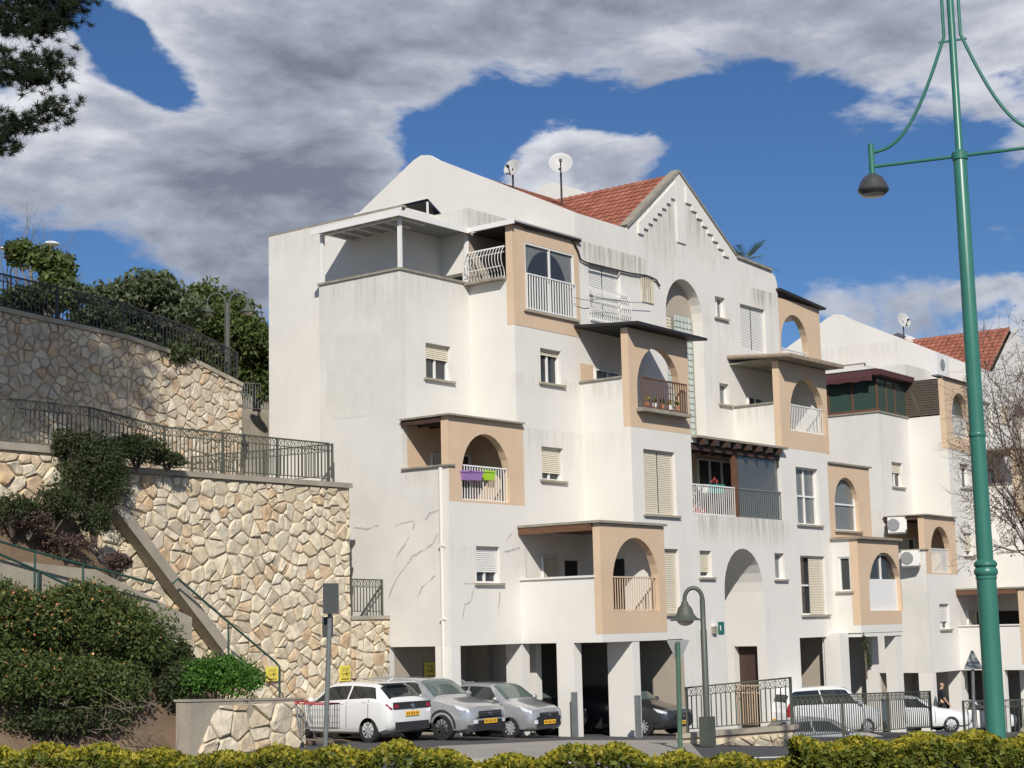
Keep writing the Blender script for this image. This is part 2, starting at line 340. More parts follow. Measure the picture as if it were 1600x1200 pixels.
# ------------------------------------------------------------------ windows and railings (parts of a building)
def slats(mb, pl, s0, s1, z0, z1, d, pitch=.055):
    n = max(2, int((z1-z0)/pitch))
    for i in range(n):
        a = z0+(z1-z0)*i/n; b = z0+(z1-z0)*(i+.86)/n
        mb.add([pl.pt(s0, a, d-.012), pl.pt(s1, a, d-.012), pl.pt(s1, b, d), pl.pt(s0, b, d), pl.pt(s0, a, d+.02), pl.pt(s1, a, d+.02), pl.pt(s1, b, d+.02), pl.pt(s0, b, d+.02)],
               [(0, 1, 2, 3), (0, 4, 5, 1), (3, 2, 6, 7)])
def boxp(mb, pl, s0, s1, z0, z1, d0, d1, mi=0):
    vs = [pl.pt(s, z, d) for d in (d0, d1) for z in (z0, z1) for s in (s0, s1)]
    return mb.add(vs, [(0, 1, 3, 2), (4, 6, 7, 5), (0, 4, 5, 1), (2, 3, 7, 6), (0, 2, 6, 4), (1, 5, 7, 3)], mi)
def window(root, pl, r, shut=0., mull=1, sill=True, shmat='shutter', glass='glass', trans=False, depth=.2, half=None):
    s0, s1, z0, z1 = r; f = .05; mb = MB()
    for a, b, c, e in ((s0, s0+f, z0, z1), (s1-f, s1, z0, z1), (s0+f, s1-f, z0, z0+f), (s0+f, s1-f, z1-f, z1)): boxp(mb, pl, a, b, c, e, depth-.06, depth+.02)
    for k in range(mull): c = s0+(s1-s0)*(k+1)/(mull+1); boxp(mb, pl, c-.03, c+.03, z0+f, z1-f, depth-.055, depth+.02)
    if trans: c = z0+(z1-z0)*.5; boxp(mb, pl, s0+f, s1-f, c-.03, c+.03, depth-.05, depth+.02)
    w = mb.build('window', 'frame_white', root)
    zs = z1-(z1-z0)*shut
    if True:
        n = mull+1
        for k in range(n):
            a = s0+f+(s1-s0-2*f)*k/n+.012; b = s0+f+(s1-s0-2*f)*(k+1)/n-.012
            MB().add([pl.pt(a, z0+f, depth), pl.pt(b, z0+f, depth), pl.pt(b, z1-f, depth), pl.pt(a, z1-f, depth)], [(0, 1, 2, 3)]).build('pane', glass, w)
    if shut > 0 or half is not None:
        mb = MB()
        if half is not None: slats(mb, pl, s0+(s1-s0)*half, s1-.02, z0+.03, z1-.03, depth-.09)
        elif mull and shut > .98:
            c = (s0+s1)/2; slats(mb, pl, s0+.03, c-.03, zs+.03, z1-.02, depth-.08); slats(mb, pl, c+.03, s1-.03, zs+.03, z1-.02, depth-.08)
        else: slats(mb, pl, s0+.03, s1-.03, zs, z1-.02, depth-.08)
        tag(mb.build('shutter', shmat, w), kind='stuff')
    if sill:
        mb = MB(); boxp(mb, pl, s0-.12, s1+.12, z0-.07, z0-.004, -.09, depth-.07); mb.build('sill', 'concrete', w)
    return w
def grille(root, pl, s0, s1, z0, z1, d, m='metal_white', pitch=.11, belly=0., name='railing', top=.04, w=.022, sub=True):
    f = MB(); boxp(f, pl, s0, s1, z1-top, z1, d-.025, d+.025); o = f.build(name, m, root); f = MB(); boxp(f, pl, s0, s1, z0, z0+.035, d-.02, d+.02); f.build('bottom_rail', m, o); b = MB(); n = max(2, int((s1-s0)/pitch))
    for i in range(n+1):
        a = s0+.01+(s1-s0-.02)*i/n
        if belly:
            P = [pl.pt(a, z0+(z1-z0)*t, d-belly*math.sin(math.pi*min(1, (1-t)*1.25))*(1 if t > .2 else .8)) for t in (0, .12, .25, .4, .55, .7, .85, 1)]
            b.tube(P, w*.5, 4)
        else: boxp(b, pl, a-w/2, a+w/2, z0+.03, z1-top, d-w/2, d+w/2)
    if belly: boxp(b, pl, s0, s1, z0+(z1-z0)*.32, z0+(z1-z0)*.32+.02, d-belly-.02, d-belly+.0); boxp(b, pl, s0, s1, z1-.2, z1-.18, d-.02, d+.0)
    tag(b.build('bars', m, o if sub else root), kind='stuff'); return o
def fence(name, label, cat, pts, h=1.05, m='iron', group=None, pitch=.125, post=2.0, deco=True, bw=.022):
    pts = [Vector(p) for p in pts]; t = thing(name, label, cat, pts[0], 0, group); o = pts[0]; q = [p-o for p in pts]
    rails = MB(); bars = MB(); orn = MB(); U = Vector((0, 0, 1))
    for a, b in zip(q, q[1:]):
        L = (b-a).length; d = (b-a)/L
        for z, w in ((h, .05), (.1, .03)) + (((h-.2, .025),) if deco else ()): MB().bar(a+U*z, b+U*z, w, w*.8).build('rail', m, t)
        n = max(1, round(L/pitch))
        for i in range(1, n):
            p = a+d*(L*i/n); bars.bar(p+U*.1, p+U*(h-(.2 if deco else .02)), bw)
            if deco:
                w = L/n; e0 = p-d*w*.45; e1 = p+d*w*.45
                if i % 2: orn.bar(e0+U*(h-.19), e1+U*(h-.03), .014); orn.bar(e1+U*(h-.19), e0+U*(h-.03), .014)
                else: orn.tube([p+d*math.cos(k*math.pi/4)*w*.42+U*(h-.11+.075*math.sin(k*math.pi/4)) for k in range(9)], .008, 4, cap=False); orn.bar(p+U*(h-.2), p+U*h, .014)
        k = max(1, round(L/post))
        for i in range(0 if a is q[0] else 1, k+1):
            p = a+d*(L*i/k); MB().bar(p, p+U*(h+.02), .055).build('post', m, t)
    tag(bars.build('bars', m, t), kind='stuff')
    if deco: tag(orn.build('ornament', m, t), kind='stuff')
    return t

# ------------------------------------------------------------------ grid of the apartment block (metres)
XA, XB, X1, X2, X3, X4, X5, X6, X7 = 35.47, 36.86, 38.58, 41.78, 45.12, 50.95, 54.15, 57.4, 60.3
Y0, YC, YT, Y1, Y2, Y3, Y4 = 38.85, 35.22, 33.10, 31.95, 30.24, 28.41, 27.40
YW = 32.55
GX = [-50, 28, 33, 38.5, 50, 62, 75, 120, 400]; GZ = [.55, .38, .30, 0, -.55, -1.3, -2.1, -4.5, -14]
def gz(x): return float(np.interp(x, GX, GZ))

# ------------------------------------------------------------------ apartment building
def tile_mesh():
    vs = []; fs = []; n = 5
    for j, (v, lift) in enumerate(((0, .035), (.40, 0.0))):
        for i in range(n+1):
            u = i/n; vs.append((u*.27, v, lift+.035*math.sin(math.pi*u)+.012))
    m = len(vs); vs += [(x, 0, z-.03) for x, y, z in vs[:n+1]]
    fs += [(i, i+1, n+1+i+1, n+1+i) for i in range(n)]+[(m+i, m+i+1, i+1, i) for i in range(n)]
    me = D.meshes.new('roof_tile'); me.from_pydata(vs, [], fs); me.materials.append(MATS['roof_tile']); return me
TILE = tile_mesh()
def tile_roof(parent, origin, ucol, vup, fits, nu, nv, joined=False):
    nrm = ucol.cross(vup).normalized()
    if nrm.z < 0: nrm = -nrm
    M3 = Matrix((ucol, vup, nrm)).transposed(); mb = MB(); cnt = 0
    tv = [v.co.copy() for v in TILE.vertices]; tf = [tuple(p.vertices) for p in TILE.polygons]
    for j in range(nv):
        for i in range(nu):
            p = origin+ucol*(i*.27)+vup*(j*.35); c = p+ucol*.13+vup*.17
            if not fits(c): continue
            if joined: mb.add([p+M3 @ v for v in tv], tf)
            elif cnt < 300:
                o = link('tile', TILE, parent); M = M3.to_4x4(); M.translation = p; o.matrix_local = M; cnt += 1
    if joined: tag(mb.build('tile_rows', 'roof_tile', parent), kind='stuff')

def block(root, main):
    P = lambda mb, m='plaster', name='wall', sm=False: mb.build(name, m, root, sm)
    py1, py2, py3, py4 = PX(Y1), PX(Y2), PX(Y3), PX(Y4)
    xa, xb, x1, x2, x4, x5 = PY(XA), PY(XB), PY(X1), PY(X2), PY(X4), PY(X5)
    # --- openings measured on the photograph
    w_n1 = prect(py1, 665, 535, 705, 596)
    w_1a = prect(py2, 744, 853, 782, 911); w_2b = prect(py2, 846, 697, 881, 752); w_3b = prect(py2, 844, 543, 878, 602)
    a_u2 = (*[py2.un(x, 760)[0] for x in (722, 797)], 6.62, py2.un(757, 678)[1])
    w_u1 = prect(py2, 819, 378, 899, 500); a_u4 = (*[py4.un(x, 900)[0] for x in (957, 1029)], py4.un(957, 955)[1], py4.un(992, 840)[1])
    a_u3 = (*[py3.un(x, 620)[0] for x in (996, 1064)], py3.un(996, 636)[1], py3.un(1025, 543)[1])
    s4 = prect(py2, 919, 410, 972, 506); g4 = prect(py2, 1001, 430, 1020, 475)
    ar = (py2.un(1040, 480)[0], py2.un(1098, 505)[0], 8.72, py2.un(1066, 436)[1])
    w4r = prect(py2, 1117, 462, 1134, 499); s4r = prect(py2, 1156, 474, 1198, 553); w3r = prect(py2, 1124, 598, 1140, 633)
    a_u6 = (*[py2.un(x, 540)[0] for x in (1221, 1263)], 12.15, py2.un(1243, 493)[1])
    s2 = prect(py3, 1005, 701, 1058, 806); s1 = (s2[0], s2[1], s2[2]-3.0, s2[3]-3.0)
    g1 = prect(py3, 1093, 860, 1113, 902); g2 = prect(py3, 1210, 864, 1227, 905); g3 = prect(py3, 1250, 868, 1293, 960); g5 = prect(py3, 1243, 729, 1282, 821)
    en = (py3.un(1132, 920)[0], py3.un(1193, 920)[0], -2.2, py3.un(1161, 857)[1])
    a_u5 = (*[py3.un(x, 640)[0] for x in (1234, 1289)], py3.un(1234, 672)[1], py3.un(1252, 590)[1])
    a_u8 = (*[py3.un(x, 780)[0] for x in (1304, 1341)], py3.un(1304, 828)[1], py3.un(1320, 746)[1])
    a_u7 = (*[py4.un(x, 920)[0] for x in (1358, 1409)], py4.un(1358, 955)[1], py4.un(1376, 863)[1])
    wk = (Y4+.32, Y3-.25, 4.05, 5.25)
    LO = -3.0
    A = lambda t: arch(t[0], t[1], t[2], t[3]); R = lambda t: rect(*t)
    # --- left wing
    P(panel(xb, [(Y0, LO), (Y0, 15.65), (YT, 15.65), (YT, 11.9), (YC, 11.9), (YC, LO)]))
    P(MB().box(XB+.2, X7-.2, Y0-.25, Y0, LO, 15.6))
    P(panel(xa, [(YC, LO), (YC, 13.33), (Y1, 13.33), (Y1, 7.53), (Y2+.006, 7.53), (Y2+.006, 2.59), (YW, 2.59), (YW, LO)], thick=.2), 'plaster_old')
    P(panel(PX(YC), rect(XA+.2, XB, LO, 13.33)), 'plaster')
    P(panel(py1, rect(XA+.2, X1, 8.9, 13.33), [R(w_n1)], .2), 'plaster_terrace'); window(root, py1, w_n1, .42, 1)
    P(panel(py1, rect(XA+.2, X1, 5.95, 8.9), [], d0=.0), 'tan')
    P(panel(x1, rect(Y2, Y1, 8.9, 13.35)))
    P(panel(PY(X1-.01), rect(Y2+.2, Y1, 5.95, 8.9)), 'tan')
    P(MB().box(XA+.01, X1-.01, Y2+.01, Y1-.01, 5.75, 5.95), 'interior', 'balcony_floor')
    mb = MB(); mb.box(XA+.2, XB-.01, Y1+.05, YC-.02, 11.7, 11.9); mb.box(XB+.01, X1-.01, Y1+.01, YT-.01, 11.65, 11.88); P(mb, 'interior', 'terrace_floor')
    # terrace walls under the canopy
    P(panel(PX(YT), rect(XB, X1, 11.9, 15.0)))
    d4 = (Y1+.25, YT-.2, 12.0, 13.75)
    P(panel(x1, [(Y1, 11.9), (YT, 11.9), (YT, 15.0), (Y1, 15.0)], [rect(*d4)], .15)); window(root, x1, d4, 0, 0, False)
    # coping of terrace parapet
    P(MB().box(XA-.05, XA+.25, Y1-.05, YC+.03, 13.333, 13.40).box(XA+.25, X1-.02, Y1-.05, Y1+.2, 13.333, 13.40), 'coping', 'coping')
    # --- flat roofs and parapets
    mb = MB(); mb.box(XB+.2, X2-.02, YT+.02, Y0-.25, 14.95, 15.2); mb.box(X1+.22, X2-.02, Y1+.22, YT+.02, 14.95, 15.18); P(mb, 'concrete', 'flat_roof')
    P(panel(py1, [(X1, 14.98), (X2+.0, 14.98), (X2, 15.73), (X1, 15.73)], thick=.2), 'plaster_old', 'parapet')
    P(panel(x1, rect(Y1+.2, YT+.8, 15.0, 15.73), thick=.2), 'plaster_old', 'parapet')
    P(panel(PX(YT), rect(XB+.2, X1, 15.0, 15.66), thick=.2), 'plaster', 'parapet')
    P(MB().box(XB, XB+.22, YT+.0, Y0, 15.652, 15.72), 'coping', 'coping')
    # canopy over terrace (ends in eave) and its posts
    if main:
        mb = MB(); z = 14.98
        mb.box(XA-.15, XB, Y1-.12, YC+.15, z, z+.05); mb.box(XB, X1+.0, Y1-.12, YT, z, z+.05); mb.box(X1-.14, X1+.3, Y2-.16, Y1-.12, z, z+.05); mb.box(X1+.3, X2+.1, Y2-.16, Y2-.02, z, z+.05)
        c = mb.build('canopy', 'canopy_grey', root)
        mb = MB(); mb.box(XA-.19, XA-.15, Y1-.16, YC+.15, z-.1, z+.07); mb.box(XA-.15, X1-.14, Y1-.16, Y1-.12, z-.1, z+.07); mb.box(X1-.18, X1-.14, Y2-.2, Y1-.16, z-.08, z+.07); mb.build('gutter', 'metal_white', c)
        for k in range(6): y = Y1+.2+k*.58; MB().box(XA-.14, XB, y, y+.06, z-.075, z-.002).build('rafter', 'metal_white', c)
        MB().box(XA+.05, XA+.11, Y1, YC, z-.13, z-.078).build('beam', 'metal_white', c)
        for (x, y) in ((XA+.06, Y1+.04), (X1-.06, Y1+.03), (XA+.06, YC-.1)): MB().box(x, x+.1, y, y+.1, 13.41, z-.08).build('post', 'metal_white', c)
        grille(root, x1, Y2+.28, Y1+.0, 13.36, 14.32, -.06, belly=.16)
        P(MB().box(X1-.28, X1-.002, Y2+.26, Y1+.1, 13.28, 13.352), 'coping', 'balcony_ledge')
    # --- U1 : tan corner balcony of the top floor, glazed
    au = arch(w_u1[0]+.15, w_u1[1]-.45, w_u1[2]+.05, w_u1[3]-.05)
    P(panel(PX(Y2-.008), rect(X1-.003, X2+.12, 11.9, 14.93), [R(w_u1) if main else au], .25), 'tan'); P(panel(py2, rect(X1, X1+.28, 8.93, 11.9), d0=.003)); P(panel(x1, rect(Y2+.004, Y2+.27, 11.9, 14.93), thick=.2, d0=-.003), 'tan', 'pillar')
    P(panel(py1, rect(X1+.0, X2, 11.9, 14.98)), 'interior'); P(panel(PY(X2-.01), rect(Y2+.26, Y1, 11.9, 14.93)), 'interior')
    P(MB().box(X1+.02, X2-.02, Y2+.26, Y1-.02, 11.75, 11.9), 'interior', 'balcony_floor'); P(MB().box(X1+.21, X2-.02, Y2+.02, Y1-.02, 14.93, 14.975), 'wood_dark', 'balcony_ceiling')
    if not main: grille(root, py2, w_u1[0]+.15, w_u1[1]-.45, w_u1[2]+.05, w_u1[2]+1.0, .1, pitch=.12); MB().box(w_u1[0]+.1, w_u1[1]-.4, Y2+.26, Y2+.28, w_u1[2], w_u1[3]).build('balcony_glazing', 'glass_green', root)
    if main:
        w = window(root, py2, w_u1, 0, 1, True, glass='curtain', depth=.06)
        grille(root, py2, w_u1[0]+.02, w_u1[1]-.02, w_u1[2]+.02, w_u1[2]+(w_u1[3]-w_u1[2])*.54, -.05, pitch=.125, w=.03)
        ap = arch(w_u1[0]+.12, w_u1[1]-.35, w_u1[2]+.02, w_u1[3]-.12); MB().add([py2.pt(a, b, .052) for a, b in ap], [tuple(range(len(ap)))]).build('curtain', 'glass', w)
    P(MB().box(X1-.1, X2+.15, Y2-.12, Y2-.004, 14.93, 14.978), 'wood_dark', 'eave_board')
    # --- lower left front
    P(panel(py2, rect(XA, X1+.28, 2.59, 6.55), [R(w_1a)], .2)); window(root, py2, w_1a, .70, 1, shmat='shutter_white')
    P(panel(py2, rect(XA+.004, X1+.28, 6.55, 8.93), [A(a_u2)], thick=.24), 'tan', 'arch_wall')
    P(panel(xa, rect(Y2+.24, Y2+.26, 7.5, 8.93), thick=.24, d0=-.003), 'tan', 'pillar'); 
    P(panel(PX(Y2+.002), rect(X1+.28, X2, 5.9, 11.9), [R(w_2b), R(w_3b)], .2)); window(root, PX(Y2+.002), w_2b, .78, 1); window(root, PX(Y2+.002), w_3b, .18, 1)
    P(MB().box(XA-.08, XA+.22, Y2-.06, Y1, 7.532, 7.58), 'coping', 'coping')
    mb = MB(); mb.box(XA-.12, X1+.2, Y2-.14, Y1, 8.935, 8.985); c = mb.build('canopy', 'coping', root); mb = MB()
    for k in range(6): x = XA+.15+k*.5; MB().box(x, x+.08, Y2+.25, Y1-.02, 8.80, 8.93).build('rafter', 'wood_dark', c)
    MB().box(XA-.06, XA+.03, Y2+.26, Y1, 8.78, 8.93).build('beam', 'wood_dark', c)
    grille(root, py2, a_u2[0]+.01, a_u2[1]-.01, a_u2[2], 7.62, .12, pitch=.115)
    window(root, PX(Y1-.01), (XA+1.2, XA+2.0, 6.0, 8.1), 1., 0, False, 'shutter', depth=0); window(root, PX(Y1-.012), (XA+2.2, XA+2.95, 6.0, 8.15), 0, 0, False, depth=0)
    # --- U4 : first floor tan arch
    P(panel(x1, rect(Y4+.2, Y2, 2.59, 4.39), thick=.2)); P(panel(x1, rect(Y4+.235, Y4+.24, 4.39, 5.89), thick=.24), 'tan', 'pillar')
    P(panel(x1, rect(Y4+.006, Y4+.2, 2.59, 2.82), thick=.2)); P(panel(x1, rect(Y4+.006, Y4+.235, 2.82, 5.89), thick=.22, d0=-.004), 'tan', 'pillar')
    P(panel(py4, rect(X1, X2+.06, 2.59, 2.82))); P(panel(py4, rect(X1, X2+.06, 2.82, 5.89), [A(a_u4)], thick=.24, d0=-.004), 'tan', 'arch_wall')
    P(MB().box(X2-.14, X2+.058, Y4+.24, Y3-.01, 2.6, 5.88)); P(panel(PY(X2-.15), rect(Y4+.24, Y2, 2.9, 5.89)))
    P(panel(py2, rect(X1+.29, X2, 2.9, 5.9), d0=.0)); P(panel(py2, rect(X1+.0, X1+.29, 2.9, 5.9), d0=.01))
    P(MB().box(X1+.01, X2-.01, Y4+.01, Y2-.01, 2.595, 2.9), 'plaster', 'balcony_floor')
    P(MB().box(X1-.06, X1+.24, Y4+.2, Y2-.01, 4.393, 4.45), 'plaster', 'coping')
    mb = MB(); mb.box(X1-.12, X2+.12, Y4-.1, Y2-.01, 5.90, 5.97); c = mb.build('canopy', 'coping', root)
    mb = MB(); mb.box(X1-.09, X1+.0, Y4+.24, Y2-.02, 5.70, 5.898); mb.box(X1+.2, X2-.2, Y4+.3, Y2-.02, 5.80, 5.895); mb.build('beam', 'wood', c)
    grille(root, py4, a_u4[0]+.01, a_u4[1]-.01, a_u4[2]+.01, a_u4[2]+.98, .1, m='tan', pitch=.12)
    window(root, PX(Y2-.012), (X1+1.0, X1+1.75, 3.7, 5.1), .55, 1, False, depth=0); MB().box(X1+2.15, X1+2.75, Y2-.03, Y2-.005, 2.9, 5.0).build('door', 'dark', root)
    MB().box(X2-.18, X2-.153, Y4+1.3, Y4+2.2, 2.9, 5.0).build('door', 'dark', root)
    # --- E wall and U3
    P(panel(x2, rect(Y3, Y2, 5.9, 8.96))); P(panel(x2, rect(Y3+.25, Y2, 8.96, 10.46), thick=.2)); P(panel(x2, rect(Y3+.006, Y3+.25, 8.96, 11.98), thick=.22, d0=-.004), 'tan', 'pillar')
    P(panel(py3, rect(X2, X3, 8.96, 11.98), [A(a_u3)], thick=.24, d0=-.004), 'tan', 'arch_wall')
    P(MB().box(X2-.06, X2+.22, Y3+.25, Y2, 10.463, 10.52), 'coping', 'coping')
    P(MB().box(X2+.01, X3-.01, Y3+.01, Y2-.01, 8.70, 8.98), 'plaster', 'balcony_floor')
    P(panel(py2, rect(X2, X3, 8.96, 11.9), d0=.0)); window(root, PX(Y2-.012), (X2+.75, X2+2.1, 9.0, 11.0), 0, 1, False, depth=0)
    MB().box(X2+.02, X2+.7, Y2-.02, Y2-.004, 9.7, 11.1).build('wall_panel', 'tan', root)
    if main:
        mb = MB(); mb.add([(X2-.25, Y3-.55, 12.08), (X3+.35, Y3-.55, 12.02), (X3+.35, Y2-.01, 12.22), (X2-.25, Y2-.01, 12.26), (X2-.25, Y3-.55, 12.0), (X3+.35, Y3-.55, 11.94), (X3+.35, Y2-.01, 12.14), (X2-.25, Y2-.01, 12.18)],
               [(0, 1, 2, 3), (7, 6, 5, 4), (0, 4, 5, 1), (1, 5, 6, 2), (2, 6, 7, 3), (3, 7, 4, 0)]); mb.build('canopy', 'canopy_black', root)
        grille(root, py3, a_u3[0]-.03, a_u3[1]+.05, a_u3[2], a_u3[2]+.92, -.18, m='wood', pitch=.13, w=.025)
        P(MB().box(a_u3[0]-.1, a_u3[1]+.12, Y3-.3, Y3-.005, a_u3[2]-.14, a_u3[2]-.03), 'coping', 'balcony_ledge')
    else: P(MB().box(X2-.1, X3+.1, Y3-.1, Y2-.01, 11.985, 12.06), 'coping', 'canopy')
    # --- central front, lower two floors, with the entrance arch, balcony and garage openings
    bal = rect(X3, X4-.15, 6.45, 8.72); gl = [(44.25, LO), (44.25, 2.55), (X2+.0, 2.55), (X2, LO)]; gr = [(51.55, LO+.3), (X5-.6, LO+.3), (X5-.6, 2.48), (51.55, 2.48)]
    out = [(X2, 2.59), (X2, 8.955), (X5, 8.955), (X5, LO), (44.25, LO), (44.25, 2.59)]
    P(panel(py3, out, [A(en), R(g1), R(g2), R(g3), R(g5), R(s2), R(s1), bal, gr], .22), 'plaster_balcony')
    window(root, py3, s2, 1., 1); window(root, py3, s1, 1., 1); window(root, py3, g1, .8, 0); window(root, py3, g2, 0, 0, glass='curtain'); window(root, py3, g5, 0, 1, trans=True, glass='curtain')
    window(root, py3, g3, 0, 1, trans=True, half=.42)
    # entrance recess
    ex0, ex1, ed = en[0]-.0, en[1]+.0, 2.1; ay = arch(*en); n = len(ay)
    P(MB().add([py3.pt(a, b, .22) for a, b in ay]+[py3.pt(a, b, ed) for a, b in ay], [(i, (i+1) % n, n+(i+1) % n, n+i) for i in range(n) if i != 1]), 'plaster', 'entrance_recess')
    pe = PY(ex1); dq = prect(pe, 1147, 1010, 1187, 1104); dq = (dq[0], dq[1], LO+.5, dq[3]); zsp = ay[2][1]
    P(panel(pe, rect(Y3+.22, Y3+ed, LO, zsp), [rect(*dq)], .3), 'plaster', 'entrance_wall'); P(panel(PX(Y3+ed), rect(ex0, ex1, LO, en[3])), 'plaster', 'entrance_wall')
    MB().box(ex1+.3, ex1+.34, dq[0], dq[1], LO, dq[3]).build('entrance_door', 'wood_dark', root)
    e_ = MB()
    for k in range(9): y_ = dq[0]+.08+(dq[1]-dq[0]-.16)*k/8; e_.box(ex1-.03, ex1-.01, y_-.012, y_+.012, gz(49)+.2, .95)
    e_.box(ex1-.035, ex1-.005, dq[0], dq[1], .95, 1.0); e_.box(ex1-.035, ex1-.005, dq[0], dq[1], .72, .75); tag(e_.build('entrance_gate', 'tan', root), kind='stuff')
    # second-floor balcony interior, pergola and railing
    P(panel(PX(Y3+1.75), rect(X3-.01, X4, 6.3, 8.9)), 'tan'); P(MB().box(X3-.01, X4-.1, Y3+.22, Y3+1.74, 6.25, 6.45), 'interior', 'balcony_floor')
    P(panel(PY(X3-.005), rect(Y3+.22, Y3+1.75, 6.45, 8.9)), 'tan'); P(panel(PY(X4-.12), rect(Y3+.22, Y3+1.75, 6.45, 8.9)), 'tan')
    P(MB().box(X3+.02, X4-.02, Y3-.25, Y2-.01, 8.86, 8.93), 'coping', 'pergola_roof')
    mb = MB()
    for k in range(8): x = X3+.35+k*.69; MB().box(x, x+.09, Y3-.3, Y3+1.6, 8.66, 8.855).build('pergola_rafter', 'wood_dark', root)
    MB().box(X3+.03, X4-.18, Y3+.02, Y3+.14, 8.5, 8.655).build('pergola_beam', 'wood_dark', root); MB().box(47.75, 47.93, Y3+.0, Y3+.16, 6.45, 8.5).build('pergola_post', 'wood', root)
    grille(root, py3, X3+.02, 47.74, 6.46, 7.42, .05, m='metal_white', pitch=.125); grille(root, py3, 47.95, X4-.17, 6.46, 7.42, .05, m='galvanised', pitch=.125)
    MB().box(48.0, X4-.2, Y3+.12, Y3+.135, 6.47, 8.49).build('balcony_glazing', 'pane_clear', root)
    window(root, PX(Y3+1.735), (48.2, 50.5, 6.5, 8.55), 0, 2, False, depth=0)
    # --- top floor front with gable
    gp = [(X2, 15.87), (44.55, 15.85), (47.7, 18.25), (47.9, 18.36), (48.1, 18.25), (51.4, 16.1), (51.6, 15.97), (54.05, 15.84), (54.3, 15.7), (54.42, 15.45), (54.42, 11.9), (X4, 11.9), (X4, 8.7), (X3, 8.7), (X3, 11.9), (X2, 11.9)]
    P(panel(py2, gp, [R(s4), R(g4), A(ar), R(w4r), R(s4r), R(w3r)], .22), 'plaster_stained' if main else 'plaster', 'gable_front')
    window(root, py2, s4, 1, 1, False, 'shutter_white', depth=.22); window(root, py2, s4r, 1, 1, False, 'shutter_white', depth=.2); window(root, py2, w4r, 0, 1, glass='curtain'); window(root, py2, w3r, 0, 0, glass='curtain'); window(root, py2, g4, .3, 1, False)
    grille(root, py2, g4[0], g4[1], g4[2], g4[3], -.03, m='shutter', pitch=.1, w=.03, name='window_grille')
    if main:
        grille(root, py2, s4[0]-.02, s4[1]+.3, s4[2]-.1, s4[2]+.95, -.06, belly=.14)
        # stepped plaster relief below the gable edge
        for sx, xa_, xb_, za_, zb_ in ((1, 45.25, 47.55, 15.95, 17.75), (-1, 50.95, 48.25, 16.05, 17.75)):
            up = [(xa_-.22*sx, za_), ]; n = 8; low = []
            top = [(xa_-.35*sx, za_+.02), (xb_, zb_+.33)]
            for k in range(n+1):
                t = k/n; x = xa_+(xb_-xa_)*t; zz = za_+(zb_-za_)*t-.28
                if k: low += [(x, low[-1][1])]
                low += [(x, zz+.1)]
            mb = MB()
            for k in range(n):
                x0 = xa_+(xb_-xa_)*k/n; x1_ = xa_+(xb_-xa_)*(k+1)/n; z0 = za_+(zb_-za_)*k/n-.16; za2 = za_+(zb_-za_)*k/n+.2; zb2 = za_+(zb_-za_)*(k+1)/n+.2
                mb.poly_slab([(x0, z0), (x1_-.001*sx, z0), (x1_-.001*sx, zb2), (x0, za2)], py2.pt, -.07, -.002)
            P(mb, 'plaster', 'gable_relief')
        P(MB().poly_slab([(47.62, 15.9), (48.14, 15.9), (48.14, 18.1), (47.9, 18.28), (47.62, 18.08)], py2.pt, -.05, -.003), 'plaster', 'gable_relief')
        mb = MB(); mb.bar((44.6, Y2+.1, 15.93), (47.82, Y2+.1, 18.42), .34, .1); mb.bar((47.9, Y2+.1, 18.42), (51.5, Y2+.1, 16.08), .3, .07); mb.bar((51.55, Y2+.1, 16.02), (54.0, Y2+.1, 15.9), .36, .09); P(mb, 'coping', 'coping')
    # arched stair window of glass blocks
    an = arch(*ar); n = len(an); P(MB().add([py2.pt(a, b, .22) for a, b in an]+[py2.pt(a, b, .42) for a, b in an], [(i, (i+1) % n, n+(i+1) % n, n+i) for i in range(n)]), 'plaster', 'arch_recess')
    P(MB().add([py2.pt(a, b, .42) for a, b in an], [tuple(range(n))]), 'interior', 'arch_back')
    MBk = MB(); MBk.box(0, .19, -.05, 0, 0, .19); sw = MB(); boxp(sw, py2, ar[0]+.02, ar[1]-.02, 8.73, 13.4, .405, .414); sw = sw.build('stair_window', 'coping', root)
    gbm = None; nx = int((ar[1]-ar[0]-.1)/.215)
    if main:
        b0 = MB(); b0.add([(.0, 0, 0), (.2, 0, 0), (.2, 0, .2), (0, 0, .2), (.03, -.03, .03), (.17, -.03, .03), (.17, -.03, .17), (.03, -.03, .17)], [(4, 5, 6, 7), (0, 1, 5, 4), (1, 2, 6, 5), (2, 3, 7, 6), (3, 0, 4, 7)])
        for i in range(nx):
            for k in range(22):
                z = 8.76+k*.215
                if i < nx*.42 and z > 12.2: continue
                if gbm is None: o = b0.build('glass_block', 'glass_block', sw); gbm = o.data
                else: o = link('glass_block', gbm, sw)
                o.location = (ar[0]+.06+i*.215, Y2+.403, z)
    lv = MB(); slats(lv, py2, ar[0]+.03, ar[0]+.85, 12.25, 13.35, .36, .1); P(lv, 'shutter', 'louvre')
    # --- U6 top right arch
    P(panel(py2, rect(54.425, X6+.2, 11.95, 14.93), [A(a_u6)], thick=.26), 'tan', 'arch_wall'); P(panel(PX(Y2+1.7), rect(54.4, X6+.2, 11.9, 14.9))); P(MB().box(54.43, X6+.2, Y2+.27, Y2+2.4, 14.6, 14.66), 'plaster', 'balcony_ceiling'); P(MB().box(54.43, X6+.2, Y2+.0, Y2+1.7, 11.7, 11.94), 'plaster', 'balcony_floor')
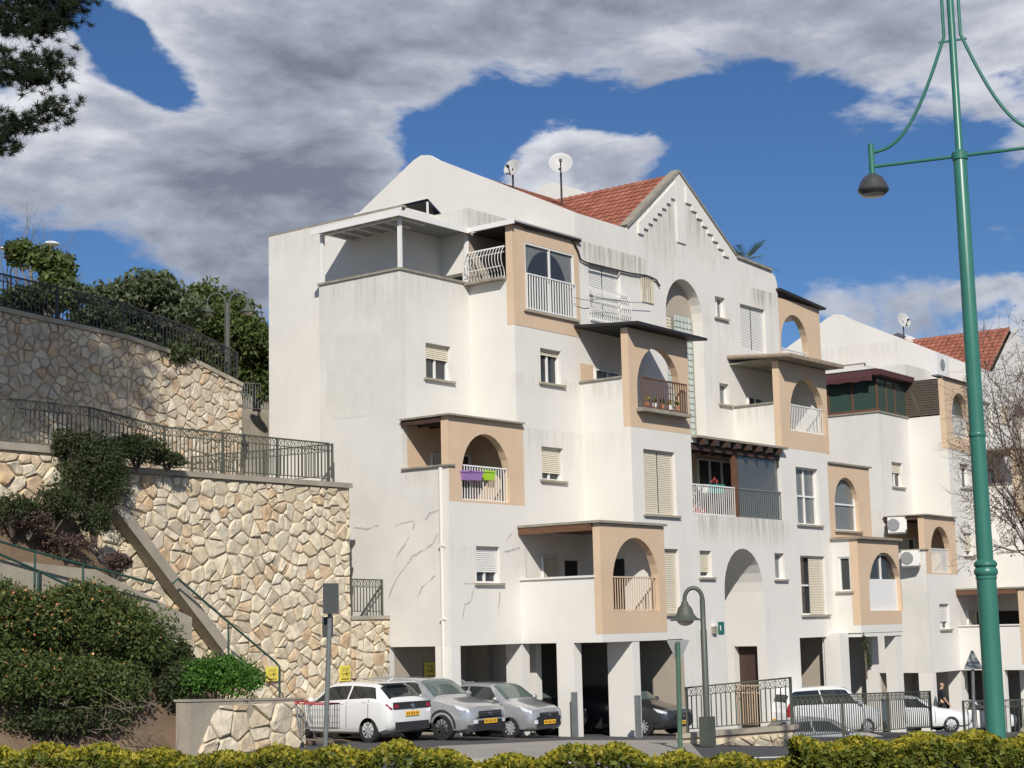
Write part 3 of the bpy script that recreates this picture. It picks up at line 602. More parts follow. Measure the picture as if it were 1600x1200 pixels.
    P(MB().add([(54.3, Y2-.2, 15.25), (X6+.4, Y2-.2, 14.97), (X6+.4, Y2+.9, 15.0), (54.3, Y2+.9, 15.28), (54.3, Y2-.2, 15.17), (X6+.4, Y2-.2, 14.89), (X6+.4, Y2+.9, 14.92), (54.3, Y2+.9, 15.2)], [(0, 1, 2, 3), (7, 6, 5, 4), (0, 4, 5, 1), (1, 5, 6, 2), (2, 6, 7, 3), (3, 7, 4, 0)]), 'canopy_black', 'canopy')
    grille(root, py2, a_u6[0], a_u6[1], 12.15, 13.1, .12, m='metal_white', pitch=.12)
    P(panel(py2, rect(X5+.26, X6+.2, 8.7, 11.95), d0=.003))
    # --- U5
    P(panel(x4, rect(Y3+.25, Y2, 8.96, 10.5), thick=.2)); P(panel(x4, rect(Y3+.006, Y3+.25, 9.15, 11.98), thick=.22, d0=-.004), 'tan', 'pillar'); P(panel(x4, rect(Y3, Y2, 8.4, 8.96)))
    P(panel(PX(Y3-.004), rect(X4, X5+.22, 8.96, 11.98), [A(a_u5)], thick=.26), 'tan', 'arch_wall'); P(MB().box(X4+.01, X5+.2, Y3+.3, Y2-.01, 8.72, 8.955), 'plaster', 'balcony_floor')
    P(MB().box(X5+.02, X5+.2, Y3+.26, Y2-.0, 8.96, 11.98)); P(panel(py2, rect(X4, X5, 8.96, 11.9), d0=.0)); window(root, PX(Y2-.012), (X4+.9, X4+1.9, 9.2, 11.0), 0, 1, False, depth=0); window(root, PX(Y2-.012), (X4+2.05, X4+2.75, 9.7, 10.9), .7, 0, False, 'shutter_white', depth=0)
    P(MB().box(X4-.06, X4+.22, Y3+.25, Y2, 10.503, 10.56), 'coping', 'coping')
    grille(root, py3, a_u5[0]+.01, a_u5[1]-.05, a_u5[2]+.02, a_u5[2]+.95, .1, m='metal_white', pitch=.12)
    c = MB().box(X4-.2, X5+.4, Y3-.42, Y2-.01, 12.0, 12.06).build('canopy', 'coping', root); mb = MB()
    for k in range(24): x = X4-.3+k*.165; mb.tube([(x, Y3-.68, 12.05), (x, Y2-.02, 12.26)], .078, 8)
    tag(mb.build('tile_rows', 'tile_old', c), kind='stuff')
    # --- right end, first floor K and U7, U8
    P(panel(x5, rect(Y4, Y3-.002, 2.59, 5.9), [rect(*wk)], .15)); window(root, x5, wk, 0, 0, True, depth=.1)
    P(panel(py4, rect(X5, X6, 2.59, 2.86))); P(panel(py4, rect(X5, X6, 2.86, 5.85), [A(a_u7)], thick=.25, d0=-.004), 'tan', 'arch_wall'); P(panel(x5, rect(Y4-.003, Y4+.3, 2.86, 5.85), d0=-.005), 'tan', 'pillar')
    P(MB().box(X5+.05, X6, Y4+.02, Y2, 2.45, 2.62), 'plaster', 'soffit'); P(MB().box(X5-.1, X6+.1, Y4-.15, Y3-.01, 5.86, 5.95), 'tile_old', 'canopy'); P(MB().box(X6-.2, X6-.005, Y4+.26, Y2, 2.62, 5.85))
    zc = a_u7[2]+(a_u7[3]-a_u7[2])*.52; boxp_ = MB(); boxp(boxp_, py4, a_u7[0]+.02, a_u7[1]-.02, a_u7[2]+.01, zc, .14, .2); boxp_.build('panel', 'metal_white', root)
    window(root, py4, (a_u7[0]+.02, a_u7[1]-.02, zc, a_u7[3]-.05), 0, 1, False, depth=.2)
    P(panel(py3, rect(X5+.0, X6, 5.96, 8.6), [A(a_u8)], thick=.24, d0=.003), 'tan', 'arch_wall'); P(MB().box(X5+.02, X6+.1, Y3-.08, Y2, 8.605, 8.67), 'coping', 'coping')
    window(root, py3, (a_u8[0], a_u8[1], a_u8[2], a_u8[3]-.02), 0, 0, True, trans=True, glass='curtain', depth=.2)
    P(panel(PX(Y3), rect(X5+.01, X6, LO, 2.58), [rect(X5+.9, X6-.5, LO+.1, 2.5)], .3)); P(panel(PY(X6), rect(Y3, Y2, LO, 8.6)))
    P(panel(py2, rect(X6+.01, X7, LO, 8.9), [rect(X6+.9, X6+1.7, 3.7, 5.1), rect(X6+.9, X6+1.7, 6.7, 8.1)], .2)); window(root, py2, (X6+.9, X6+1.7, 3.7, 5.1), .6, 1); window(root, py2, (X6+.9, X6+1.7, 6.7, 8.1), .6, 1)
    P(MB().box(X6+.02, X7, Y2+.01, Y0, 8.72, 8.9), 'concrete', 'flat_roof'); P(MB().box(X7-.2, X7-.01, Y2+.01, Y0, LO, 8.7))
    # --- garage: ceilings, pillars, back walls
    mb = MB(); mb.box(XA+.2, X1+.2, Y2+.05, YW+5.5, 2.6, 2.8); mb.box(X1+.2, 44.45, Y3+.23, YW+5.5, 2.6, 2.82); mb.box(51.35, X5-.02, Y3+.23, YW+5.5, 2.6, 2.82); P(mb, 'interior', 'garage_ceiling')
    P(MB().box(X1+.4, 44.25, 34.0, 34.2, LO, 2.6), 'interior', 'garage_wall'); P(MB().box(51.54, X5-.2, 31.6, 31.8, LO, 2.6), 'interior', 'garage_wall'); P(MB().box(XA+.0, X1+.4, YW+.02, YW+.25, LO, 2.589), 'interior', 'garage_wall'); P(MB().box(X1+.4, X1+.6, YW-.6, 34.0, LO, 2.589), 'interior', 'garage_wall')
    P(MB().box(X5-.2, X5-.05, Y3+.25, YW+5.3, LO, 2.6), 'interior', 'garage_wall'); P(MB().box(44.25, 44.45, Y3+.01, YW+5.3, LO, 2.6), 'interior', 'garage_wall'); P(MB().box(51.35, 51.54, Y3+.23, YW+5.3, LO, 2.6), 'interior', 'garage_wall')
    for (x0, x1_, y0, y1_) in ((XA, XA+.36, Y2, Y2+.6), (X1, X1+.36, Y2+.02, Y2+.6), (X1, X1+.36, Y3+.0, Y3+.6), (40.05, 40.4, Y4+.02, Y4+.9), (X1+.9, X1+1.15, Y2+.2, Y2+2.2), (53.5, X5-.02, Y3-.5, Y3+.12), (X6-.5, X6-.012, Y4+.06, Y4+.5)):
        P(MB().box(x0, x1_, y0, y1_, LO, 2.588), 'plaster', 'garage_pillar')
    # --- roofs
    g = [(Y2+.01, 15.87), (35.9, 18.68), (36.25, 18.9), (36.6, 18.96), (36.95, 18.85), (42.6, 15.8), (42.6, 14.9), (Y2+.01, 14.9)]
    P(panel(x2, g, thick=.22), 'plaster', 'gable_wall')
    rf = MB().add([(X2+.22, Y2+.22, 15.78), (53.9, Y2+.22, 15.78), (53.9, 36.55, 18.84), (X2+.22, 36.55, 18.84), (X2+.22, 42.5, 15.7), (53.9, 42.5, 15.7)], [(0, 1, 2, 3), (3, 2, 5, 4)]).build('roof', 'tile_old', root)
    cg = MB().add([(44.6, Y2+.22, 15.80), (47.9, Y2+.22, 18.28), (51.4, Y2+.22, 15.80), (47.9, 35.4, 18.28)], [(0, 1, 3), (1, 2, 3)]).build('cross_roof', 'tile_old', root)
    vup = Vector((3.3, 0, 2.48)).normalized(); uc = Vector((0, 1, 0))
    tile_roof(cg, Vector((44.6, Y2+.22, 15.82)), uc, vup, lambda c: c.x < 47.9 and (c.y-Y2) < 5.2*(c.x-44.5)/3.3+.35, 20, 12)
    vm = Vector((0, 6.25, 3.06)).normalized(); um = Vector((1, 0, 0))
    tile_roof(rf, Vector((X2+.24, Y2+.25, 15.80)), um, vm, lambda c: c.y < 36.5 and c.x < 44.6+3.3*(c.y-Y2)/5.1, 24, 20, joined=True)
    return root
b1 = thing('apartment_building', 'white stepped four storey apartment building with tan arches and a cracked left wall', 'building', (0, 0, 0)); block(b1, True)
b2 = thing('apartment_building', 'farther white stepped apartment building partly hidden behind the tall green lamp post', 'building')
th = math.radians(2.5); c, s = math.cos(th), math.sin(th)
b2.rotation_euler = (0, 0, th); b2.location = (35.47+29.04-(c*35.47-s*30.24), 30.24-.64-(s*35.47+c*30.24), -1.73)
block(b2, False)

def rebase(root, loc):
    """put an empty at the base of its thing without moving its parts"""
    loc = Vector(loc); R_ = root.rotation_euler.to_matrix(); root.location = Vector(root.location)+R_ @ loc
    for o in root.children: o.matrix_parent_inverse = Matrix.Translation(-loc)
rebase(b1, (XA, Y2, 0)); rebase(b2, (XA, Y2, 0))
# repaired cracks on the left wall and front (thin mortar bands)
def crack(pl, pts, w=.055):
    P2 = []; mb = MB(); q = [Vector(pl.un(*p)) for p in pts]; fine = []
    for a, b in zip(q, q[1:]):
        n = max(2, int((b-a).length/.12)); fine += [a.lerp(b, i/n)+Vector((random.uniform(-.025, .025), random.uniform(-.025, .025))) for i in range(n)]
    fine.append(q[-1]); vs = []
    for i, p in enumerate(fine):
        d = (fine[min(i+1, len(fine)-1)]-fine[max(i-1, 0)]).normalized(); nrm = Vector((-d.y, d.x)); ww = w*random.choice((.12, .25, .4, .55))
        vs += [pl.pt(*(p+nrm*ww), -.006), pl.pt(*(p-nrm*ww), -.006)]
    mb.add(vs, [(2*i, 2*i+1, 2*i+3, 2*i+2) for i in range(len(fine)-1)]); o = mb.build('crack_repair', 'repair', b1); o.matrix_parent_inverse = Matrix.Translation(-Vector((XA, Y2, 0)))
xa_, f1_ = PY(XA), PX(Y2)
for pts in ([(607, 934), (618, 905), (630, 890), (640, 878), (645, 868), (662, 860), (676, 848), (685, 833)], [(653, 934), (660, 918), (670, 908), (680, 899)], [(619, 871), (628, 856), (639, 840)], [(619, 822), (632, 816), (648, 815)], [(644, 828), (648, 817)], [(665, 812), (672, 802), (690, 797)], [(553, 823), (570, 826), (592, 821)]):
    crack(xa_, pts)
for pts in ([(722, 968), (727, 945), (736, 938), (742, 915)], [(780, 925), (780, 960)], [(788, 862), (802, 860), (812, 856)], [(790, 846), (800, 833)], [(725, 912), (745, 913)]): crack(f1_, pts, .055)

mat('plaster_patch', (.675, .655, .605), .92, var=.10, vscale=2.2, bump=.3)
q = [xa_.un(x, y) for x, y in ((506, 528), (530, 522), (560, 520), (588, 514), (596, 540), (594, 600), (598, 642), (560, 652), (525, 655), (508, 640), (511, 590))]
o = MB().add([xa_.pt(a, b, -.004) for a, b in q], [tuple(range(len(q)))]).build('plaster_patch', 'plaster_patch', b1); o.matrix_parent_inverse = Matrix.Translation(-Vector((XA, Y2, 0)))
# ------------------------------------------------------------------ ground
def onG(x, y, lift=0):
    p = onZ(x, y, .2)
    for _ in range(25): p = onZ(x, y, gz(p.x)+lift)
    return p
mb = MB(); xs = [-300]+[-60+i*4 for i in range(60)]+[220, 400, 900]
mb.add([(x, y, gz(x)) for x in xs for y in (-500, 900)], [(2*i, 2*i+2, 2*i+3, 2*i+1) for i in range(len(xs)-1)])
tag(mb.build('ground', 'asphalt'), kind='structure')
def sheet(name, A, B, m, lift=.008, n=24, thick=None):
    mb = MB(); vs = []
    for i in range(n+1):
        a = Vector(A[0]).lerp(Vector(A[1]), i/n); b = Vector(B[0]).lerp(Vector(B[1]), i/n); vs += [(a.x, a.y, gz(a.x)+lift), (b.x, b.y, gz(b.x)+lift)]
    k = len(vs); f = [(2*i, 2*i+2, 2*i+3, 2*i+1) for i in range(n)]
    if thick: vs += [(x, y, z-thick) for x, y, z in vs]; f += [(2*i, 2*i+2, k+2*i+2, k+2*i) for i in range(n)]+[(2*i+1, 2*i+3, k+2*i+3, k+2*i+1) for i in range(n)]+[(0, 1, k+1, k), (k-2, k-1, 2*k-1, 2*k-2)]
    mb.add(vs, f); return tag(mb.build(name, m), kind='structure')
sheet('pavement', (onG(684, 1170), onG(1075, 1160)), (onG(640, 1190), onG(1100, 1190)), 'pavement', .06, thick=.2)
sheet('kerb', (onG(640, 1190), onG(1100, 1190)), (onG(636, 1193), onG(1102, 1194)), 'kerb', .09, thick=.25)
sheet('road_marking', (onG(225, 1194), onG(372, 1180.5)), (onG(225, 1197), onG(372, 1182.5)), 'paint_line', .006)
sheet('road_marking', (onG(1160, 1184), onG(1300, 1180)), (onG(1160, 1186), onG(1300, 1182)), 'paint_line', .006)
# planted bank on the left and the paths above the retaining walls
mb = MB(); nx, ny = 46, 30; vs = []
def bank_z(x, y):
    a = float(np.interp(x, [16, 24.2, 25.6, 27.5, 29.5, 31], [6.3, 6.0, 4.3, 2.2, .7, 0])); t = min(1, max(0, (y-29.75)/2.75)); return gz(x)-.02+a*t*t*(3-2*t)*.95
for i in range(nx+1):
    for j in range(ny+1):
        x = 8+23.5*i/nx; y = 29.65+2.88*j/ny; vs.append((x, y, bank_z(x, y)+(.09*math.sin(x*3.1+y*2.3)*math.sin(y*4.2-x) if j > 3 else 0)+(.01 if j else -.2)))
mb.add(vs, [(i*(ny+1)+j, (i+1)*(ny+1)+j, (i+1)*(ny+1)+j+1, i*(ny+1)+j+1) for i in range(nx) for j in range(ny)])
tag(mb.build('planted_bank', 'soil', smooth=True), kind='structure')
tag(MB().box(5, 33.7, YW+.5, 38.6, 6.2, 7.02).box(33.7, 36.8, 35.3, 38.6, 6.2, 7.0).build('terrace_path', 'concrete'), kind='structure')
tag(MB().box(-10, 35.4, 39.15, 90, 6, 10.3).box(35.4, 46, 41.6, 90, 6, onY(400, 643, 41.6).z).box(35.4, 46, 39.15, 41.6, 6, 8.0).box(20, 60, 47, 95, 9, 12.6).build('upper_street', 'concrete'), kind='structure')

# ------------------------------------------------------------------ stone walls, stone by stone
class PL:
    def __init__(s, a, b):
        s.o = Vector((a[0], a[1], 0)); s.d = Vector((b[0]-a[0], b[1]-a[1], 0)); s.L = s.d.length; s.d.normalize(); s.n = Vector((-s.d.y, s.d.x, 0))
        if s.n.dot(s.o) < 0: s.n = -s.n
    def pt(s, a, z, d=0): p = s.o+s.d*a+s.n*d; return (p.x, p.y, z)
def clip(poly, a, b, c):        # keep a*x+b*y<=c
    out = []
    for i in range(len(poly)):
        p, q = poly[i-1], poly[i]; fp = a*p[0]+b*p[1]-c; fq = a*q[0]+b*q[1]-c
        if (fp <= 0) != (fq <= 0): t = fp/(fp-fq); out.append((p[0]+(q[0]-p[0])*t, p[1]+(q[1]-p[1])*t))
        if fq <= 0: out.append(q)
    return out
def stones(parent, pl, pieces, size, m, proud=.07, limit=300, keep=None, seed=1, joint=.013):
    rg = random.Random(seed); allp = [p for q in pieces for p in q]; x0, x1 = min(p[0] for p in allp), max(p[0] for p in allp); z0, z1 = min(p[1] for p in allp), max(p[1] for p in allp)
    seeds = []; zz = z0-size; r = 0
    while zz < z1+size:
        xx = x0-size+(size*.6 if r % 2 else 0)
        while xx < x1+size:
            if rg.random() > .2: seeds.append((xx+rg.uniform(-.5, .5)*size*1.2, zz+rg.uniform(-.5, .5)*size))
            xx += size*1.12*rg.choice((.45, .62, .85, 1, 1.15, 1.35))
        zz += size*.86; r += 1
    res = []
    for i, (sx, sz) in enumerate(seeds):
        cell = [(sx-2*size, sz-2*size), (sx+2*size, sz-2*size), (sx+2*size, sz+2*size), (sx-2*size, sz+2*size)]
        for k, (tx, tz) in enumerate(seeds):
            if k == i or abs(tx-sx) > 3*size or abs(tz-sz) > 3*size: continue
            a, b = tx-sx, tz-sz; cell = clip(cell, a, b, (tx*tx+tz*tz-sx*sx-sz*sz)/2)
            if len(cell) < 3: break
        if len(cell) < 3: continue
        for piece in pieces:
            c = cell
            for k in range(len(piece)):
                p, q = piece[k], piece[(k+1) % len(piece)]; a, b = q[1]-p[1], p[0]-q[0]; c = clip(c, a, b, a*p[0]+b*p[1])
                if len(c) < 3: break
            if len(c) < 3: continue
            A = abs(sum(c[k-1][0]*c[k][1]-c[k][0]*c[k-1][1] for k in range(len(c))))/2
            if A < .012: continue
            cx = sum(p[0] for p in c)/len(c); cz = sum(p[1] for p in c)/len(c)
            if keep and not keep(cx, cz): continue
            res.append((A, cx, cz, c))
    res.sort(key=lambda t: -t[0]); rest = MB()
    for n, (A, cx, cz, c) in enumerate(res):
        R_ = math.sqrt(A/math.pi); sc = max(.5, 1-joint*1.3/R_); ring = []
        for k in range(len(c)):
            p, q, r2 = c[k-1], c[k], c[(k+1) % len(c)]
            for o in (p, r2): t = rg.uniform(.05, .16); ring.append((q[0]+(o[0]-q[0])*t, q[1]+(o[1]-q[1])*t))
        ring = [(cx+(a-cx)*sc*rg.uniform(.975, 1.0), cz+(b-cz)*sc*rg.uniform(.975, 1.0)) for a, b in ring]; m_ = len(ring); h = proud*rg.uniform(.4, 1.6); tx, tz = rg.uniform(-.13, .13), rg.uniform(-.13, .13)
        rv = [rg.uniform(.75, 1.15) for _ in ring]; vs = [pl.pt(a, b, .02) for a, b in ring]+[pl.pt(cx+(a-cx)*.97, cz+(b-cz)*.97, -h*.62*rv[i]-(a-cx)*tx*.6-(b-cz)*tz*.6) for i, (a, b) in enumerate(ring)]+[pl.pt(cx+(a-cx)*.82, cz+(b-cz)*.82, -h*rv[i]-(a-cx)*tx-(b-cz)*tz) for i, (a, b) in enumerate(ring)]+[pl.pt(cx+rg.uniform(-.2, .2)*R_, cz+rg.uniform(-.2, .2)*R_, -h*rg.uniform(.85, 1.2))]
        fs = [(i, (i+1) % m_, m_+(i+1) % m_, m_+i) for i in range(m_)]+[(m_+i, m_+(i+1) % m_, 2*m_+(i+1) % m_, 2*m_+i) for i in range(m_)]+[(2*m_+i, 2*m_+(i+1) % m_, 3*m_) for i in range(m_)]
        if n < limit:
            me = D.meshes.new('stone'); me.from_pydata(vs, [], fs); me.materials.append(MATS[m]); link('stone', me, parent)
        else: rest.add(vs, fs)
    if rest.v: tag(rest.build('small_stones', m, parent), kind='stuff')
def shift(t):   # re-anchor the parts of a thing that were built in world coordinates
    inv = Matrix.Translation(-Vector(t.location))
    for o in t.children: o.matrix_parent_inverse = inv
pw = PX(YW)
w1 = thing('retaining_wall', 'tall sunlit rubble stone retaining wall beside the building, behind the white hatchback', 'stone wall', (30, YW, 0))
MB().box(25.35, 33.9, YW, YW+.5, -.2, 6.98).box(33.9, 35.44, YW, YW+.5, -.2, 3.36).build('core', 'mortar', w1)
stones(w1, pw, [rect(25.35, 33.88, -.1, 6.96), rect(33.9, 35.44, -.1, 3.34)], .31, 'stone', .055, keep=lambda x, z: not (x < 28.2 and z < 2.2) and z > .2, seed=3)
MB().box(25.25, 33.95, YW-.1, YW+.55, 6.985, 7.12).build('coping', 'concrete', w1); MB().box(33.9, 35.45, YW-.06, YW+.5, 3.37, 3.47).build('coping', 'concrete', w1)
MB().box(33.7, 33.9, YW+.5, YW+2.5, 3.4, 6.97).build('side_wall', 'mortar', w1)
a, b = onY(178, 792, YW-.3), onY(345, 1012, YW-.3); MB().bar(a, b, .42, .26).build('sloped_coping', 'concrete', w1); shift(w1)
w2 = thing('retaining_wall', 'upper rubble stone retaining wall half in tree shade under the long sloping fence', 'stone wall', (30, 38.6, 7)); p2 = PX(38.6)
T2 = [(19, 12.1), (26.4, 11.85), (31, 11.58), (33.4, 11.2), (35.45, 10.62)]
for (a, b) in zip(T2, T2[1:]):
    MB().poly_slab([(a[0], 6.5), (b[0], 6.5), b, a], p2.pt, 0, .5).build('core', 'mortar', w2); MB().bar((a[0], 38.8, a[1]+.06), (b[0], 38.8, b[1]+.06), .6, .12).build('coping', 'concrete', w2)
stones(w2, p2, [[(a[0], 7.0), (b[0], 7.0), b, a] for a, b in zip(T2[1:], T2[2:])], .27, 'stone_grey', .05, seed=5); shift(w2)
w3 = thing('retaining_wall', 'short rubble stone wall under the railing at the far left, above the dark shrub', 'stone wall', (22, YW, 5)); MB().box(16, 25.3, YW+.02, YW+.5, 4, 7.3).build('core', 'mortar', w3)
stones(w3, PX(YW+.02), [rect(20.3, 25.3, 5.2, 7.25)], .38, 'stone', seed=8); MB().box(16, 25.3, YW-.06, YW+.55, 7.305, 7.48).build('coping', 'concrete', w3); shift(w3)
ga, gb = onG(297, 1183), onG(476, 1166); pl4 = PL(ga, gb); zt = gz(ga.x)+1.2
w4 = thing('garden_wall', 'low stone and concrete wall end in front of the clipped green bush', 'stone wall', (ga.x, ga.y, gz(ga.x)))
MB().poly_slab([(0, -.2), (pl4.L, -.2), (pl4.L, zt-.12), (0, zt)], pl4.pt, 0, .45).build('core', 'concrete', w4)
stones(w4, pl4, [[(.12, .3), (pl4.L, .3), (pl4.L, zt-.16), (.8, zt-.12)]], .46, 'stone', .06, seed=11); MB().poly_slab([(-.03, zt), (pl4.L+.03, zt-.12), (pl4.L+.03, zt-.08), (-.03, zt+.05)], pl4.pt, -.02, .5).build('coping', 'concrete', w4); shift(w4)
fa, fb = atd(1068, 1150, 40.5), atd(1238, 1136, 39.5); pl5 = PL(fa, fb)
w5 = thing('garden_wall', 'low stone wall carrying the ornate fence by the building entrance', 'stone wall', (fa.x, fa.y, gz(fa.x)))
MB().poly_slab([(-.1, -.8), (pl5.L, -.8), (pl5.L, fb.z-.06), (-.1, fa.z-.06)], pl5.pt, 0, .4).build('core', 'mortar', w5)
stones(w5, pl5, [[(-.1, -.3), (pl5.L, -.3), (pl5.L, fb.z-.12), (-.1, fa.z-.12)]], .36, 'stone', .06, seed=13); MB().poly_slab([(-.15, fa.z-.06), (pl5.L+.05, fb.z-.06), (pl5.L+.05, fb.z+.05), (-.15, fa.z+.05)], pl5.pt, -.07, .46).build('coping', 'concrete', w5); shift(w5)
# ------------------------------------------------------------------ fences and handrails
fence('fence', 'ornate iron fence on the low stone wall in front of the arched entrance', 'fence', [pl5.pt(.05, fa.z+.05, .2), pl5.pt(pl5.L-.05, fb.z+.05, .2)], 1.08)
q0, q1 = atd(1240, 1157, 43.5), atd(1456, 1141, 49.5); fence('fence', 'iron fence in front of the white people carrier and white saloon', 'fence', [q0, q1], 1.12, post=2.6)
tag(MB().box(-.15, .15, -.2, .2, 0, 0).build('kerb', 'kerb'), kind='structure') if False else None
fence('fence', 'iron fence at the far right behind the tall green lamp post', 'fence', [atd(1508, 1152, 50), atd(1660, 1148, 50)], 1.05)
fence('fence', 'iron railing along the top of the sunlit retaining wall', 'fence', [(18.5, YW+.2, 7.45), (25.2, YW+.2, 7.42), (27.5, YW+.2, 7.13), (33.3, YW+.2, 7.13)], 1.08, pitch=.13)
fence('fence', 'dark sloping fence on top of the shaded upper stone wall', 'fence', [(x, 38.8, z+.12) for x, z in T2], .98, m='black_metal', pitch=.13)
a, b = onY(300, 714, 35.2), onY(519, 694, 34.2); fence('fence', 'ramp railing behind the retaining wall, ending at the building', 'fence', [(a.x, a.y, a.z-1), (b.x, b.y, b.z-1)], 1.0)
fence('fence', 'grey gate fence at the top of the steps left of the building', 'fence', [onY(378, 642, 41.7), onY(424, 644, 41.7)], .95, m='galvanised', deco=False)
a, b = onY(549, 961, YW+.15), onY(597, 961, YW+.15); fence('fence', 'short iron railing on the wall landing against the building', 'fence', [a, b], .98)
t = thing('steps', 'pinkish stone steps between the upper wall and the building', 'steps', (35.8, 39.3, 8))
zs_ = onY(400, 643, 41.6).z
for k in range(10): MB().box(35.42, 37.4, 39.2+k*.24, 39.2+(k+1)*.24-.002, 7.9, 8+(k+1)*(zs_-8)/10).build('step', 'pavement', t)
shift(t)
def handrail(label, pts, posts, r=.028, m='iron_green'):
    t = thing('handrail', label, 'handrail', pts[0]); MB().tube(pts, r, 8).build('rail', m, t, True)
    for p in posts: MB().tube([p, (p[0], p[1], p[2]-1.15)], r*.9, 8).build('post', m, t, True)
    shift(t)
p = [onY(x, y, YW-.75) for x, y in ((270, 912), (278, 904), (357, 972), (430, 1034), (437, 1042), (437, 1100))]
handrail('green pipe handrail slanting down across the sunlit stone wall', p, [p[2]])
p = [onY(x, y, 31.0) for x, y in ((-60, 828), (0, 846), (55, 862), (130, 882), (240, 912))]; handrail('upper green pipe handrail above the flowering shrub', p, [p[2], p[3]])
p = [onY(x, y, 30.6) for x, y in ((-60, 835), (0, 866), (60, 892), (110, 916))]; handrail('lower green pipe handrail at the left edge above the flowering shrub', p, [p[2]])
t = thing('stair_flank', 'sloping concrete stair flank under the green handrails at the left edge', 'steps', onY(60, 920, 31.3)); a = [onY(x, y, 31.4) for x, y in ((-40, 870), (150, 890), (300, 965), (300, 1000), (-40, 960))]
n = len(a); MB().add(list(a)+[q+Vector((0, .5, 0)) for q in a], [tuple(range(n)), tuple(range(2*n-1, n-1, -1))]+[(i, (i+1) % n, n+(i+1) % n, n+i) for i in range(n)]).build('flank', 'concrete', t); shift(t)

